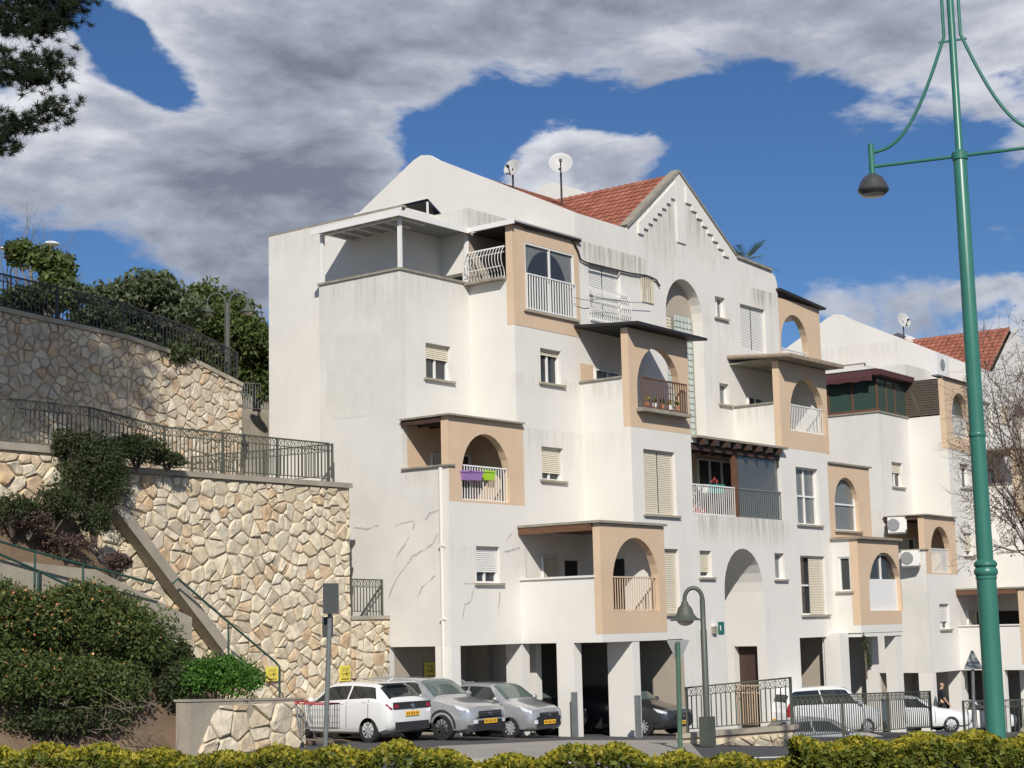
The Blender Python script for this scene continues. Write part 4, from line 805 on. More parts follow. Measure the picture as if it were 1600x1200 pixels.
# ------------------------------------------------------------------ cars
def car(name, label, paint, loc, heading, L=4.0, Wd=1.74, Ht=1.5, hood=.27, rf=.44, rr=.82, tail=.965, hoodz=.98, tailz=1.02, roofdrop=.03, wr=.31, rim='rim', wb=(.2, .82), rear='hatch', nose='plain', clad=False, glassm='car_glass'):
    """body lofted along x (0 = nose), y = left/right, z up"""
    w = Wd/2; xs = np.linspace(0, 1, 61); xs = np.sort(np.concatenate([xs, [.004, .008, .012, .02, .98, .988, .993, .997]]))
    sm = lambda v, k=5: np.convolve(np.pad(v, k//2, mode='edge'), np.ones(k)/k, 'valid')
    nz = hoodz-.24
    zt = sm(np.interp(xs, [0, .02, .06, hood-.02, hood, rf-.02, rf+.06, (rf+rr)/2, rr, tail, .985, 1], [nz-.08, nz, nz+.08, hoodz-.02, hoodz, Ht-.05, Ht-.012, Ht, Ht-roofdrop-.02, tailz, tailz-.08, tailz-.16]))
    zs = sm(np.interp(xs, [0, .02, .06, hood, rr, tail, 1], [nz-.14, nz-.06, nz+.0, hoodz-.06, tailz-.01 if rear != 'saloon' else hoodz, tailz-.05, tailz-.22])); zs = np.minimum(zs, zt-.05)
    pw_ = np.interp(xs, [0, .006, .015, .03, .06, .12, .2, .85, .93, .97, .985, .995, 1], [.60, .72, .80, .87, .93, .98, 1, 1, .98, .945, .91, .86, .78])*w
    wt = np.interp(xs, [0, hood, rf+.02, rr, tail, 1], [.80, .84, .66, .66, .70 if rear != 'saloon' else .8, .76])*w; wt = np.minimum(sm(wt), pw_*.9)
    zb = np.interp(xs, [0, .02, .08, .9, .97, 1], [.36, .26, .2, .2, .28, .38])
    def sect(i): W_ = pw_[i]; return [(0, zb[i]), (.8*W_, zb[i]), (.95*W_, zb[i]+.07), (W_, zb[i]+.22), (W_*1.0, (zb[i]+zs[i])*.52), (.985*W_, zs[i]-.07), (.95*W_, zs[i]), (wt[i], zt[i]-.06), (wt[i]*.84, zt[i]-.014), (wt[i]*.45, zt[i]), (0, zt[i])]
    def S(x, v):      # point on left (+y) half surface
        fi = np.interp(x, xs, np.arange(len(xs))); i0 = int(min(fi, len(xs)-2)); f = fi-i0; A_, B_ = sect(i0), sect(i0+1); k = int(min(v, 9.999)); g = v-k
        P = [(A_[j][0]*(1-f)+B_[j][0]*f, A_[j][1]*(1-f)+B_[j][1]*f) for j in (k, k+1)]
        return Vector((x*L, P[0][0]*(1-g)+P[1][0]*g, P[0][1]*(1-g)+P[1][1]*g))
    t = thing(name, label, 'car', loc, heading)
    n = 11; ring = 2*n-2; mb = MB(); vs = []
    for i in range(len(xs)):
        s_ = sect(i); vs += [(xs[i]*L, y, z) for y, z in s_]+[(xs[i]*L, -y, z) for y, z in s_[-2:0:-1]]
    fs = [(i*ring+k, i*ring+(k+1) % ring, (i+1)*ring+(k+1) % ring, (i+1)*ring+k) for i in range(len(xs)-1) for k in range(ring)]+[tuple(range(ring)), tuple((len(xs)-1)*ring+k for k in range(ring))[::-1]]
    mb.add(vs, fs); body = mb.build('body', [paint, 'plastic_black'], t, True)
    cut = MB()
    for fx in wb:
        for s_ in (1, -1): cut.lathe([(wr+.055, (w-.32)*s_), (wr+.055, (w+.2)*s_)], (fx*L, 0, wr), 28, 1, 'Y')
    co_ = cut.build('cut', [paint, 'plastic_black']); md = body.modifiers.new('b', 'BOOLEAN'); md.object = co_; md.operation = 'DIFFERENCE'; md.solver = 'EXACT'
    bpy.context.view_layer.update(); dg = bpy.context.evaluated_depsgraph_get(); me = D.meshes.new_from_object(body.evaluated_get(dg)); body.modifiers.clear(); body.data = me; D.objects.remove(co_)
    me.polygons.foreach_set('use_smooth', [True]*len(me.polygons)); me.set_sharp_from_angle(angle=math.radians(40))
    def patch(nm, x0, x1, v0, v1, m, off=.006, sides=(1, -1), nu=10, nv=4, parent=t, fx=None):
        for s_ in sides:
            vs = []; 
            for i in range(nu+1):
                for j in range(nv+1):
                    u = i/nu; v = j/nv; xx0, xx1 = (fx(v) if fx else (x0, x1)); x = xx0+(xx1-xx0)*u; vv = v0+(v1-v0)*v
                    p = S(x, vv); du = S(min(x+.004, 1), vv)-S(max(x-.004, 0), vv); dv = S(x, min(vv+.05, 10))-S(x, max(vv-.05, 0)); nn = du.cross(dv)
                    nn = nn.normalized() if nn.length > 1e-9 else Vector((0, 1, 0))
                    if nn.dot(Vector((0 if .03 < x < .97 else (x-.5), p.y, p.z-.75))) < 0: nn = -nn
                    p = p+nn*off; vs.append((p.x, p.y*s_, p.z))
            q = MB(); q.add(vs, [(i*(nv+1)+j, (i+1)*(nv+1)+j, (i+1)*(nv+1)+j+1, i*(nv+1)+j+1) for i in range(nu) for j in range(nv)]); r = q.build(nm, m, parent, True)
        return r
    # glass
    mid = (rf+rr)/2-.005; sl = lambda a0, a1, b0, b1: (lambda v: (a0+(a1-a0)*v, b0+(b1-b0)*v))
    patch('side_window', 0, 0, 6.12, 6.9, glassm, fx=sl(hood+.055, rf+.005, mid-.008, mid-.008))
    patch('side_window', 0, 0, 6.12, 6.9, glassm, fx=sl(mid+.008, mid+.008, rr+.04 if rear != 'saloon' else rr+.0, rr-.01))
    ws = MB(); vs = []
    for i in range(9):
        x = hood+.02+(rf-hood-.03)*i/8
        for v in (7.15, 8, 9, 10): p = S(x, v); vs.append((p.x-.006, p.y, p.z+.008))
    m_ = 4
    for s_ in (1, -1): ws.add([(x, y*s_, z) for x, y, z in vs], [(i*m_+j, (i+1)*m_+j, (i+1)*m_+j+1, i*m_+j+1) for i in range(8) for j in range(3)])
    ws.build('windscreen', 'windscreen' if nose != 'none' else glassm, t, True)
    vs = []; rg_ = MB()
    for i in range(9):
        x = rr+.015+(tail-rr-.025)*i/8
        for v in (7.2, 8, 9, 10): p = S(x, v); vs.append((p.x+.008, p.y, p.z+.008))
    for s_ in (1, -1): rg_.add([(x, y*s_, z) for x, y, z in vs], [(i*m_+j, (i+1)*m_+j, (i+1)*m_+j+1, i*m_+j+1) for i in range(8) for j in range(3)])
    rg_.build('rear_window', 'car_glass', t, True)
    # door seams, sills, handles, mirrors
    for x in (hood+.035, mid, rr-.02): patch('door_seam', x-.0022, x+.0022, 2.2, 6, 'plastic_black', .003, nu=1, nv=10)
    patch('sill', .26, .76, 1.3, 2.6 if not clad else 3.1, 'plastic_black' if clad else paint, .004)
    for x in (mid-.035, rr-.055): patch('door_handle', x-.018, x+.018, 5.15, 5.45, paint if not clad else 'chrome', .02, nu=3, nv=2)
    for s_ in (1, -1):
        p = S(hood+.075, 6.15); MB().sphere((p.x, (p.y+.11)*s_, p.z+.06), (.08, .11, .075), 12, 8).build('mirror', paint, t, True)
    if clad:
        for fx in wb:
            for s_ in (1, -1):
                q = MB(); k = 20; vs = []
                for i in range(k+1):
                    a = math.pi*i/k
                    for r_ in (wr+.05, wr+.11): x = fx*L+r_*math.cos(a); z = max(.22, wr+r_*math.sin(a)); y = np.interp(x/L, xs, pw_)+.006; vs.append((x, y*s_, z))
                q.add(vs, [(2*i, 2*i+1, 2*i+3, 2*i+2) for i in range(k)]); q.build('arch_trim', 'plastic_black', t, True)
    # wheels
    for fx in wb:
        for s_ in (1, -1):
            y = (w-.10)*s_; q = MB(); q.lathe([(wr*.62, -.1), (wr*.95, -.1), (wr, -.07), (wr, .07), (wr*.95, .1), (wr*.62, .1), (wr*.6, 0)], (fx*L, y, wr), 28, 0, 'Y', cap=False); wh = q.build('wheel', 'rubber', t, True)
            q = MB(); q.lathe([(wr*.60, .0), (wr*.66, .0), (wr*.66, .085*s_), (wr*.60, .085*s_)], (fx*L, y, wr), 28, 0, 'Y', cap=False); q.lathe([(wr*.15, .0), (wr*.15, .09*s_), (.01, .095*s_)], (fx*L, y, wr), 12, 0, 'Y')
            for k in range(10):
                a = 2*math.pi*k/10; c_ = Vector((fx*L, y+.075*s_, wr)); e = Vector((math.cos(a), 0, math.sin(a))); q.bar(c_+e*wr*.1, c_+e*wr*.62, .05, .03)
            q.build('rim', rim, wh); q = MB(); q.lathe([(.01, .02*s_), (wr*.6, .02*s_)], (fx*L, y, wr), 20, 0, 'Y'); q.lathe([(.01, -.085*s_), (wr*.63, -.085*s_)], (fx*L, y, wr), 20, 0, 'Y'); q.build('brake_disc', 'plastic_black', wh)
    # nose
    fp = lambda y: np.interp(abs(y)/w, pw_[:14]/w, xs[:14]*L)
    def front(nm, y0, y1, z0, z1, m, off=.012, k=10, both=False, z0b=None, z1b=None):
        for s_ in ((1, -1) if both else (1,)):
            vs = []
            for i in range(k+1): y = y0+(y1-y0)*i/k; x = fp(y)-off; f = i/k; a = z0+((z0b if z0b is not None else z0)-z0)*f; b = z1+((z1b if z1b is not None else z1)-z1)*f; vs += [(x, y*s_, a), (x+(.04 if b > nz else 0), y*s_, b)]
            q = MB(); q.add(vs, [(2*i, 2*i+2, 2*i+3, 2*i+1) for i in range(k)]); r = q.build(nm, m, t, True)
        return r
    patch('headlight', .012, .11, 5.2, 6.7, 'lens', .01, nu=10, nv=4, fx=(lambda v: (.016+.035*(1-v), .085+.05*v)))
    gw = .42*w*2
    front('grille', -gw*.62, gw*.62, nz-.24, nz-.09, 'plastic_black'); front('air_intake', -gw*.8, gw*.8, .34, .5, 'plastic_black'); front('number_plate', -.26, .26, nz-.40 if nose != 'low' else .42, nz-.29 if nose != 'low' else .53, 'plate', .03)
    if nose == 'suv': front('grille_bar', -gw*.6, gw*.6, nz-.155, nz-.13, 'chrome', .02); front('bumper_trim', -w*.86, w*.86, .24, .40, 'plastic_black', .014, 20); front('fog_lamp', w*.55, w*.72, .43, .52, 'lens', .016, both=True)
    if nose == 'spark': front('grille_bar', -gw*.5, gw*.5, nz-.12, nz-.10, 'chrome', .02); front('air_intake', -gw*.78, gw*.78, .40, nz-.2, 'plastic_black', .015); front('fog_lamp', w*.62, w*.76, .40, .5, 'lens', .016, both=True)
    zpl = (nz-.345 if nose != 'low' else .475); q = MB(); q2 = MB()
    for k, u_ in enumerate((-.19, -.13, -.05, .01, .07, .15, .2)): q.box(fp(0)-.034, fp(0)-.031, u_-.018, u_+.012, zpl-.03, zpl+.03); q2.box(L+.031, L+.034, u_-.018, u_+.012, (tailz-.365 if rear == 'hatch' else .675)-.03, (tailz-.365 if rear == 'hatch' else .675)+.03)
    q.build('plate_marks', 'ink', t); q2.build('plate_marks', 'ink', t)
    MB().lathe([(.055, -.004), (.055, .012), (.02, .018)], (fp(0)-.03, 0, nz-.16), 14, 0, 'X').build('badge', 'chrome', t)
    # tail
    bp = lambda y: np.interp(-abs(y)/w, -pw_[-8:]/w, xs[-8:]*L) if abs(y)/w > pw_[-1]/w else L
    def back(nm, y0, y1, z0, z1, m, off=.012, k=10, both=False, z0b=None, z1b=None):
        for s_ in ((1, -1) if both else (1,)):
            vs = []
            for i in range(k+1): y = y0+(y1-y0)*i/k; x = bp(y)+off; f = i/k; a = z0+((z0b if z0b is not None else z0)-z0)*f; b = z1+((z1b if z1b is not None else z1)-z1)*f; vs += [(x, y*s_, a), (x-.01, y*s_, b)]
            q = MB(); q.add(vs, [(2*i, 2*i+2, 2*i+3, 2*i+1) for i in range(k)]); q.build(nm, m, t, True)
    if rear == 'hatch':
        back('tail_panel', -w*.8, w*.8, tailz-.25, tailz-.08, 'plastic_black', .016, 16); patch('tail_light', .965, .996, 5.15, 5.8, 'lens_red', .012); back('tail_light', w*.58, w*.76, tailz-.22, tailz-.13, 'lens_red', .022, both=True)
        back('number_plate', -.26, .26, tailz-.42, tailz-.31, 'plate', .03); back('bumper', -w*.72, w*.72, .30, .50, 'plastic_black', .02, 20); MB().box(rr*L-.12, rr*L+.28, -w*.58, w*.58, Ht-.045, Ht-.012).build('spoiler', paint, t); MB().bar((rr*L-.2, 0, Ht-.02), (rr*L-.02, 0, Ht+.06), .04, .03).build('antenna', paint, t)
        MB().lathe([(.06, -.004), (.06, .012), (.02, .016)], (L+.02, 0, tailz-.19), 14, 0, 'X').build('badge', 'chrome', t)
    else: patch('tail_light', .955, .996, 4.3, 6.6 if rear == 'van' else 5.9, 'lens_red', .012); back('number_plate', -.26, .26, .62, .73, 'plate', .03); back('bumper', -w*.8, w*.8, .32, .5, paint, .02)
    return t
GA = lambda x: gz(x)
# heading 0 = nose towards -x ; the car's own x axis runs from nose to tail
def put(front_x, front_y, ang):    # location of the nose centre, ang = direction nose->tail
    return (front_x, front_y, gz(front_x)), ang
l, a = put(31.80, 32.25, math.radians(-90)); car('parked_car', 'white hatchback parked nose-in with black tailgate panel, beside the stone wall', 'paint_white', l, a, 3.8, 1.74, 1.48, hood=.24, rf=.42, rr=.84, tail=.955, tailz=1.06, wr=.315, rear='hatch')
l, a = put(33.75, 27.55, math.radians(90)); car('parked_car', 'silver crossover car with black wheel arch trim, facing out beside the white hatchback', 'paint_silver', l, a, 4.3, 1.76, 1.57, hood=.27, rf=.43, rr=.86, tailz=1.1, hoodz=1.06, wr=.335, rim='rim_dark', nose='suv', clad=True)
l, a = put(36.75, 27.95, math.radians(90)); car('parked_car', 'small silver hatchback facing out beside the first garage pillars', 'paint_silver', l, a, 3.6, 1.6, 1.49, hood=.24, rf=.42, rr=.86, tailz=1.05, hoodz=1.02, wr=.3, nose='spark')
l, a = put(42.35, 27.3, math.radians(92)); car('parked_car', 'dark grey car with its front poking out of the shaded garage', 'paint_dark', l, a, 4.2, 1.74, 1.47, hood=.27, rf=.44, rr=.86, wr=.31, nose='plain')
l, a = put(39.75, 29.3, math.radians(90)); car('parked_car', 'black car deep in the shaded garage between two pillars', 'paint_black', l, a, 4.1, 1.74, 1.46)
def nose_at(px, py, d): p = atd(px, py, d); return p.x, p.y
x, y = nose_at(1352, 1140, 57); car('parked_car', 'white people carrier with tall red tail lamp behind the iron fence', 'paint_white', (x+.6, y+.2, gz(x)-.1), math.radians(160), 4.2, 1.8, 1.72, hood=.2, rf=.36, rr=.93, tail=.985, tailz=1.1, hoodz=1.1, roofdrop=.0, rear='van')
x, y = nose_at(1378, 1150, 50.5); car('parked_car', 'pale grey saloon roof low behind the iron fence, below the people carrier', 'paint_silver', (x, y, gz(x)-.75), math.radians(140), 4.2, 1.7, 1.4, rear='saloon', rr=.74, tail=.87, tailz=.98)
x, y = nose_at(1512, 1140, 64); car('parked_car', 'white old saloon with a black side strip, beside the man in black', 'paint_white', (x, y, atd(1468, 1143, 64).z), math.radians(133), 4.5, 1.7, 1.4, hood=.30, rf=.46, rr=.72, tail=.86, hoodz=.95, tailz=1.0, rear='saloon', wr=.31)
x, y = nose_at(1582, 1132, 72); car('parked_car', 'white car half hidden behind the tall green lamp post', 'paint_white', (x, y, gz(x)), math.radians(133), 4.2, 1.72, 1.45)

# ------------------------------------------------------------------ lamps and signs
def d2(px, d): p = atd(px, 1000, d); return Vector((p.x, p.y, 0))
b = atd(1557, 1157, 25.5); g = gz(b.x); base = Vector((b.x, b.y, g))
t = thing('street_lamp', 'tall green street lamp post with a dark bell lamp on a curved arm', 'street lamp', base)
def zat(py, px=1530): return atd(px, py, 25.5).z-g
k1, k2, kt = zat(890, 1540), zat(205, 1497), zat(-120, 1482)
MB().lathe([(.19, 0), (.185, .3), (.152, .5), (.150, k1-.14)], n=24).build('base_column', 'green_paint', t, True)
MB().lathe([(.150, k1-.14), (.162, k1-.13), (.162, k1-.10), (.152, k1-.09), (.18, k1-.05), (.18, k1), (.152, k1+.04), (.178, k1+.08), (.172, k1+.12), (.125, k1+.16)], n=24).build('collar', 'green_paint', t, True)
MB().lathe([(.125, k1+.16), (.115, (k1+k2)/2), (.105, k2-.06), (.06, k2+.05), (.055, kt)], n=24).build('upper_pole', 'green_paint', t, True)
MB().lathe([(.10, k2-.1), (.125, k2-.08), (.125, k2+.03), (.08, k2+.07)], n=20).build('collar', 'green_paint', t, True)
MB().lathe([(.13, zat(672, 1525)-.03), (.135, zat(672, 1525)-.02), (.135, zat(672, 1525)+.02), (.13, zat(672, 1525)+.03)], n=20).build('band', 'green_paint', t, True)
side = RT.copy(); side.z = 0; side.normalize(); fwd = Vector((FW.x, FW.y, 0)).normalized(); arm = (side*.92+fwd*-.38).normalized()
reach = (1498-1366)/FPX*25.5/.92
for s_ in (-1, 1):
    e = arm*s_*reach; MB().tube([(0, 0, k2-.02), e*.5+Vector((0, 0, k2-.02)), e*1.04+Vector((0, 0, k2-.02))], .028, 8).build('arm', 'green_paint', t, True)
    cur = [Vector((0, 0, kt-.25))+arm*s_*.14+Vector((0, 0, 0)), ]
    cur = [arm*s_*(.13+(reach-.13)*f)+Vector((0, 0, k2+.22+(zat(0)-k2-.2)*(1-math.sin(f*math.pi/2))**1.25+(0 if f else .0))) for f in [i/16 for i in range(17)]]; cur = [cur[0]+Vector((0, 0, 1.0))]+cur
    MB().tube(cur, .028, 8).build('curved_brace', 'green_paint', t, True)
    MB().tube([e+Vector((0, 0, k2-.14)), e+Vector((0, 0, k2+.36))], .05, 12).build('arm_end', 'green_paint', t, True)
    h = MB().lathe([(.03, -.14), (.09, -.155), (.16, -.21), (.215, -.30), (.235, -.37), (.25, -.385), (.25, -.42), (.235, -.44), (.19, -.485)], (e.x, e.y, k2), 24).build('lamp_head', 'lamp_dark', t, True)
    MB().lathe([(.19, -.486), (.16, -.505), (.02, -.51)], (e.x, e.y, k2), 20).build('lens', 'lamp_glass', h, True)
for z in (zat(8, 1485), ): MB().bar(arm*-.22+Vector((0, 0, z)), arm*.22+Vector((0, 0, z)), .03).build('brace_clip', 'green_paint', t)
# small hooked lamp
b = atd(1106, 1160, 38.5); g = gz(b.x); hz = lambda py: atd(1106, py, 38.5).z-g; t = thing('street_lamp', 'hooked green-grey street lamp with a bell shade in front of the entrance arch', 'street lamp', (b.x, b.y, g))
MB().lathe([(.075, 0), (.075, hz(985)), (.062, hz(985)+.02), (.062, hz(935))], n=16).build('pole', 'green_grey', t, True); MB().box(-.16, .16, -.12, .12, 0, hz(1120)).build('cabinet', 'green_grey', t)
top = hz(935); ra = (1104-1076)/FPX*38.5/2; hook = [-side*ra*(1-math.cos(a))+Vector((0, 0, top+ra*1.25*math.sin(a))) for a in [math.pi*i/12 for i in range(13)]]
MB().tube(hook+[hook[-1]-Vector((0, 0, .12))], .05, 10).build('hook', 'green_grey', t, True); e = hook[-1]
sh = MB().lathe([(.07, -.05), (.09, -.12), (.16, -.2), (.2, -.33), (.27, -.42), (.36, -.47), (.36, -.49), (.26, -.47)], (e.x, e.y, e.z), 22).build('lamp_shade', 'green_grey', t, True); MB().sphere((e.x, e.y, e.z-.48), (.2, .2, .13), 14, 8).build('globe', 'lamp_glass', sh, True)
# double lamp above the upper wall
b = atd(355, 600, 52.7); t = thing('street_lamp', 'double-armed bell street lamp standing behind the upper sloping fence', 'street lamp', (b.x, b.y, 10.3)); hz = lambda py: atd(355, py, 52.7).z-10.3
MB().lathe([(.08, 0), (.065, hz(475)), (.06, hz(470))], n=14).build('pole', 'green_grey', t, True); ra = .29
for s_ in (-1, 1):
    hook = [side*s_*(.06+ra*(1-math.cos(a)))+Vector((0, 0, hz(470)+ra*1.1*math.sin(a))) for a in [math.pi*i/10 for i in range(11)]]; MB().tube([(side*s_*.05)+Vector((0, 0, hz(560)))]+hook+[hook[-1]-Vector((0, 0, .12))], .035, 8).build('hook', 'green_grey', t, True); e = hook[-1]
    sh = MB().lathe([(.05, -.05), (.1, -.15), (.16, -.22), (.28, -.29), (.28, -.31)], e, 18).build('lamp_shade', 'green_grey', t, True); MB().sphere((e.x, e.y, e.z-.31), (.15, .15, .1), 12, 6).build('globe', 'lamp_glass', sh, True)
# road lamp far left behind the trees
b = atd(68, 500, 56); t = thing('street_lamp', 'tall road lamp with two pale heads among the trees at far left', 'street lamp', (b.x, b.y, 10.3)); hz = lambda py, px=40: atd(px, py, 56).z-10.3
MB().lathe([(.09, 0), (.06, hz(383))], n=12).build('pole', 'galvanised', t, True)
MB().tube([(0, 0, hz(383)), -side*.6+Vector((0, 0, hz(388))), -side*1.15+Vector((0, 0, hz(386)))], .03, 8).build('arm', 'galvanised', t, True)
for q in (-side*1.25+Vector((0, 0, hz(385))), side*.25+Vector((0, 0, hz(378)))): MB().sphere(q, (.28, .2, .09), 12, 6).build('lamp_head', 'metal_white', t, True)
# traffic sign backs
b = onG(508, 1178); t = thing('road_sign', 'grey pole with two dark sign backs in front of the white hatchback', 'road sign', b); d = (b-CP).dot(FW); L_ = lambda px, py: atd(px, py, d)-b
tp = L_(517, 915); MB().tube([(0, 0, 0), tp], .055, 12).build('pole', 'galvanised', t, True)
ang = math.atan2(side.y, side.x)
def plate(nm, px, py, wpx, hpx, m, par, d, b, shape='rect', yaw=.35):
    c_ = atd(px, py, d)-b; w_ = wpx/FPX*d; h_ = hpx/FPX*d; u = (side*math.cos(yaw)+fwd*math.sin(yaw)); n_ = Vector((0, 0, 1)).cross(u); zz = Vector((0, 0, 1))
    pts = {'rect': [(-.5, -.5), (.5, -.5), (.5, .5), (-.5, .5)], 'tri': [(-.5, -.45), (-.46, -.5), (.46, -.5), (.5, -.45), (.04, .5), (-.04, .5)], 'inv': [(-.5, .45), (-.46, .5), (.46, .5), (.5, .45), (.04, -.5), (-.04, -.5)]}[shape]
    k = len(pts); vs = [c_+u*w_*a+zz*h_*q-n_*.01 for a, q in pts]+[c_+u*w_*a+zz*h_*q+n_*.01 for a, q in pts]
    return MB().add(vs, [tuple(range(k)), tuple(range(2*k-1, k-1, -1))]+[(i, (i+1) % k, k+(i+1) % k, k+i) for i in range(k)]).build(nm, m, par)
plate('sign_plate', 517, 935, 25, 47, 'sign_back', t, d-.1, b); plate('sign_plate', 512, 980, 17, 32, 'sign_back', t, d+.12, b)
b = onG(1063, 1172); d = (b-CP).dot(FW); t = thing('road_sign', 'green post with the back of an inverted triangle sign beside the dark grey car', 'road sign', b); MB().tube([(0, 0, 0), atd(1059, 1003, d)-b], .055, 12).build('pole', 'green_post', t, True); plate('sign_plate', 1060, 1018, 36, 36, 'sign_grey', t, d+.08, b, 'inv', .2)
b = atd(1522, 1140, 46); b.z = gz(b.x); d = 46; t = thing('road_sign', 'grey pole with the back of a triangular sign left of the tall green lamp post', 'road sign', b); MB().tube([(0, 0, 0), atd(1519, 1018, d)-b], .045, 10).build('pole', 'galvanised', t, True); plate('sign_plate', 1520, 1031, 30, 29, 'sign_grey', t, d-.07, b, 'tri', .1)
# bollards / meter posts by the pillars
for px, py0, py1, lab in ((899, 1083, 1152, 'slim grey steel post against the wide garage pillar'), (998, 1088, 1152, 'slim grey steel post against the second garage pillar')):
    b = onZ(px, py1, 0); d = (b-CP).dot(FW)-.15; b = atd(px, py1, d); h_ = atd(px, py0, d).z-b.z; t = thing('steel_post', lab, 'post', b); MB().box(-.07, .07, -.06, .06, -.1, h_).build('post', 'galvanised', t); MB().box(-.075, .075, -.065, .065, h_, h_+.02).build('cap', 'galvanised', t)
# parking notices (Hebrew) on the stone wall and in the garage
def text_mesh(txt, size, m, parent, loc, rot):
    cu = D.curves.new('text', 'FONT'); cu.body = txt; cu.size = size; cu.align_x = 'CENTER'; cu.align_y = 'CENTER'; cu.extrude = .001; o = D.objects.new('text', cu); COL.objects.link(o); bpy.context.view_layer.update()
    me = D.meshes.new_from_object(o.evaluated_get(bpy.context.evaluated_depsgraph_get())); D.objects.remove(o); me.materials.clear(); me.materials.append(MATS[m]); k = link('lettering', me, parent); k.location = loc; k.rotation_euler = rot; return k
def notice(px, py, w_, h_, pl, lab, parent_rot=(math.pi/2, 0, 0)):
    s_, z_ = pl.un(px, py); t = thing('parking_notice', lab, 'sign', pl.pt(s_, z_, -.0)); MB().box(-w_/2, w_/2, -.012, .012, -h_/2, h_/2).build('board', 'yellow', t)
    for k, txt in enumerate(('חניה'[::-1], 'לדיירי'[::-1])): text_mesh(txt, h_*.36, 'ink', t, (0, -.014, h_*(.22-.3*k)), (math.pi/2, 0, 0))
    MB().box(-w_*.36, w_*.36, -.0145, -.0125, -h_*.40, -h_*.33).build('small_print', 'ink', t)
notice(539, 1052, .40, .42, PX(YW-.13), 'yellow parking notice on the stone wall above the white hatchback'); notice(425, 1053, .42, .36, PX(YW-.13), 'yellow parking notice on the stone wall beside the clipped bush')
notice(672, 1047, .5, .45, PX(YW-.02), 'yellow notice in garage shade left of the corner pillar'); notice(776, 1045, .5, .5, PX(YW-.02), 'yellow notice in garage shade above the small silver hatchback')
s_, z_ = PX(Y3).un(1126, 981); t = thing('house_number', 'small green house number plate left of the entrance arch', 'sign', (s_, Y3-.02, z_)); MB().box(-.17, .17, -.012, .012, -.19, .19).build('plate', 'sign_green', t); MB().box(-.09, -.03, -.016, -.0125, -.08, .08).build('numeral', 'text_white', t)
s_, z_ = PX(Y3).un(1114, 984); t = thing('intercom_box', 'small grey box on the wall left of the green number plate', 'box', (s_, Y3-.06, z_)); MB().box(-.1, .1, -.05, .05, -.12, .1).build('case', 'coping', t); MB().box(-.11, .11, -.07, .055, .1, .13).build('hood', 'metal_white', t)
# shopping trolley
b = onG(505, 1157); b = atd(498, 1146, 40.0); b.z = gz(b.x); t = thing('shopping_trolley', 'wire shopping trolley with red trim beside the white hatchback', 'trolley', b, math.radians(100)); mb = MB(); rd = MB()
for k in range(13):
    x = -.42+k*.07; mb.bar((x, -.25, .42), (x, -.27, 1.0), .008); mb.bar((x, .25, .42), (x, .27, 1.0), .008)
for k in range(8): y = -.25+k*.071; mb.bar((-.42, y, .42), (-.42, y*1.08, 1.0), .008); mb.bar((.42, y, .45), (.5, y*1.08, 1.02), .008); mb.bar((-.42, y, .42), (.42, y, .45), .008)
for z in (.55, .7, .85): mb.bar((-.42, -.26, z), (.45, -.26, z), .008); mb.bar((-.42, .26, z), (.45, .26, z), .008)
mb.build('basket', 'galvanised', t); rd.tube([(-.42, -.27, 1.0), (.5, -.28, 1.02), (.5, .28, 1.02), (-.42, .27, 1.0), (-.42, -.27, 1.0)], .016, 6); rd.tube([(.5, -.28, 1.06), (.5, .28, 1.06)], .02, 6); rd.tube([(-.42, -.26, .42), (.42, -.26, .44)], .014, 6); rd.build('trim', 'red_cloth', t)
fr = MB(); fr.tube([(.48, -.27, 1.0), (.3, -.25, .2), (-.4, -.22, .16)], .014, 6); fr.tube([(.48, .27, 1.0), (.3, .25, .2), (-.4, .22, .16)], .014, 6); fr.build('frame', 'galvanised', t)
for x, y in ((-.4, -.2), (-.4, .2), (.3, -.24), (.3, .24)): MB().lathe([(.06, -.012), (.06, .012)], (x, y, .06), 12, 0, 'Y').build('caster', 'rubber', t)

# ------------------------------------------------------------------ roof and balcony things
def dish(label, px, py, X, rpx, look=None, pole_py=None):
    c_ = onX(px, py, X); d = (c_-CP).dot(FW); r = rpx/FPX*d; n_ = (look or (Vector((-.75, -.55, .32)))).normalized(); zb = onX(px, pole_py, X).z
    t = thing('satellite_dish', label, 'satellite dish', (c_.x, c_.y, zb)); M = n_.to_track_quat('Z', 'Y').to_matrix().to_4x4(); M.translation = c_-Vector((c_.x, c_.y, zb))
    q = MB(); q.lathe([(.02*r, -.02), (.35*r, .0), (.7*r, .08*r), (.97*r, .2*r), (1.0*r, .2*r), (.72*r, .04*r), (.3*r, -.05*r), (.02*r, -.06*r)], n=28); q.v = [tuple(M @ Vector(v)) for v in q.v]; q.build('reflector', 'dish', t, True)
    q = MB(); q.tube([(0, -.95*r, .18*r), (0, -.3*r, .85*r)], .022, 6); q.lathe([(.05, 0), (.06, .1)], (0, -.3*r, .8*r), 10); q.v = [tuple(M @ Vector(v)) for v in q.v]; q.build('feed_arm', 'black_metal', t)
    MB().tube([(0, 0, -.6), (0, 0, c_.z-zb-.3*r), M @ Vector((0, 0, -.08*r))], .035, 8).build('mast', 'black_metal', t)
dish('left satellite dish on the tiled roof above the top floor', 801, 263, 45.0, 14.5, Vector((-.95, -.1, .3)), 290); dish('right satellite dish on the tiled roof, beside the white roof box', 876, 256, 45.5, 18.5, None, 292)
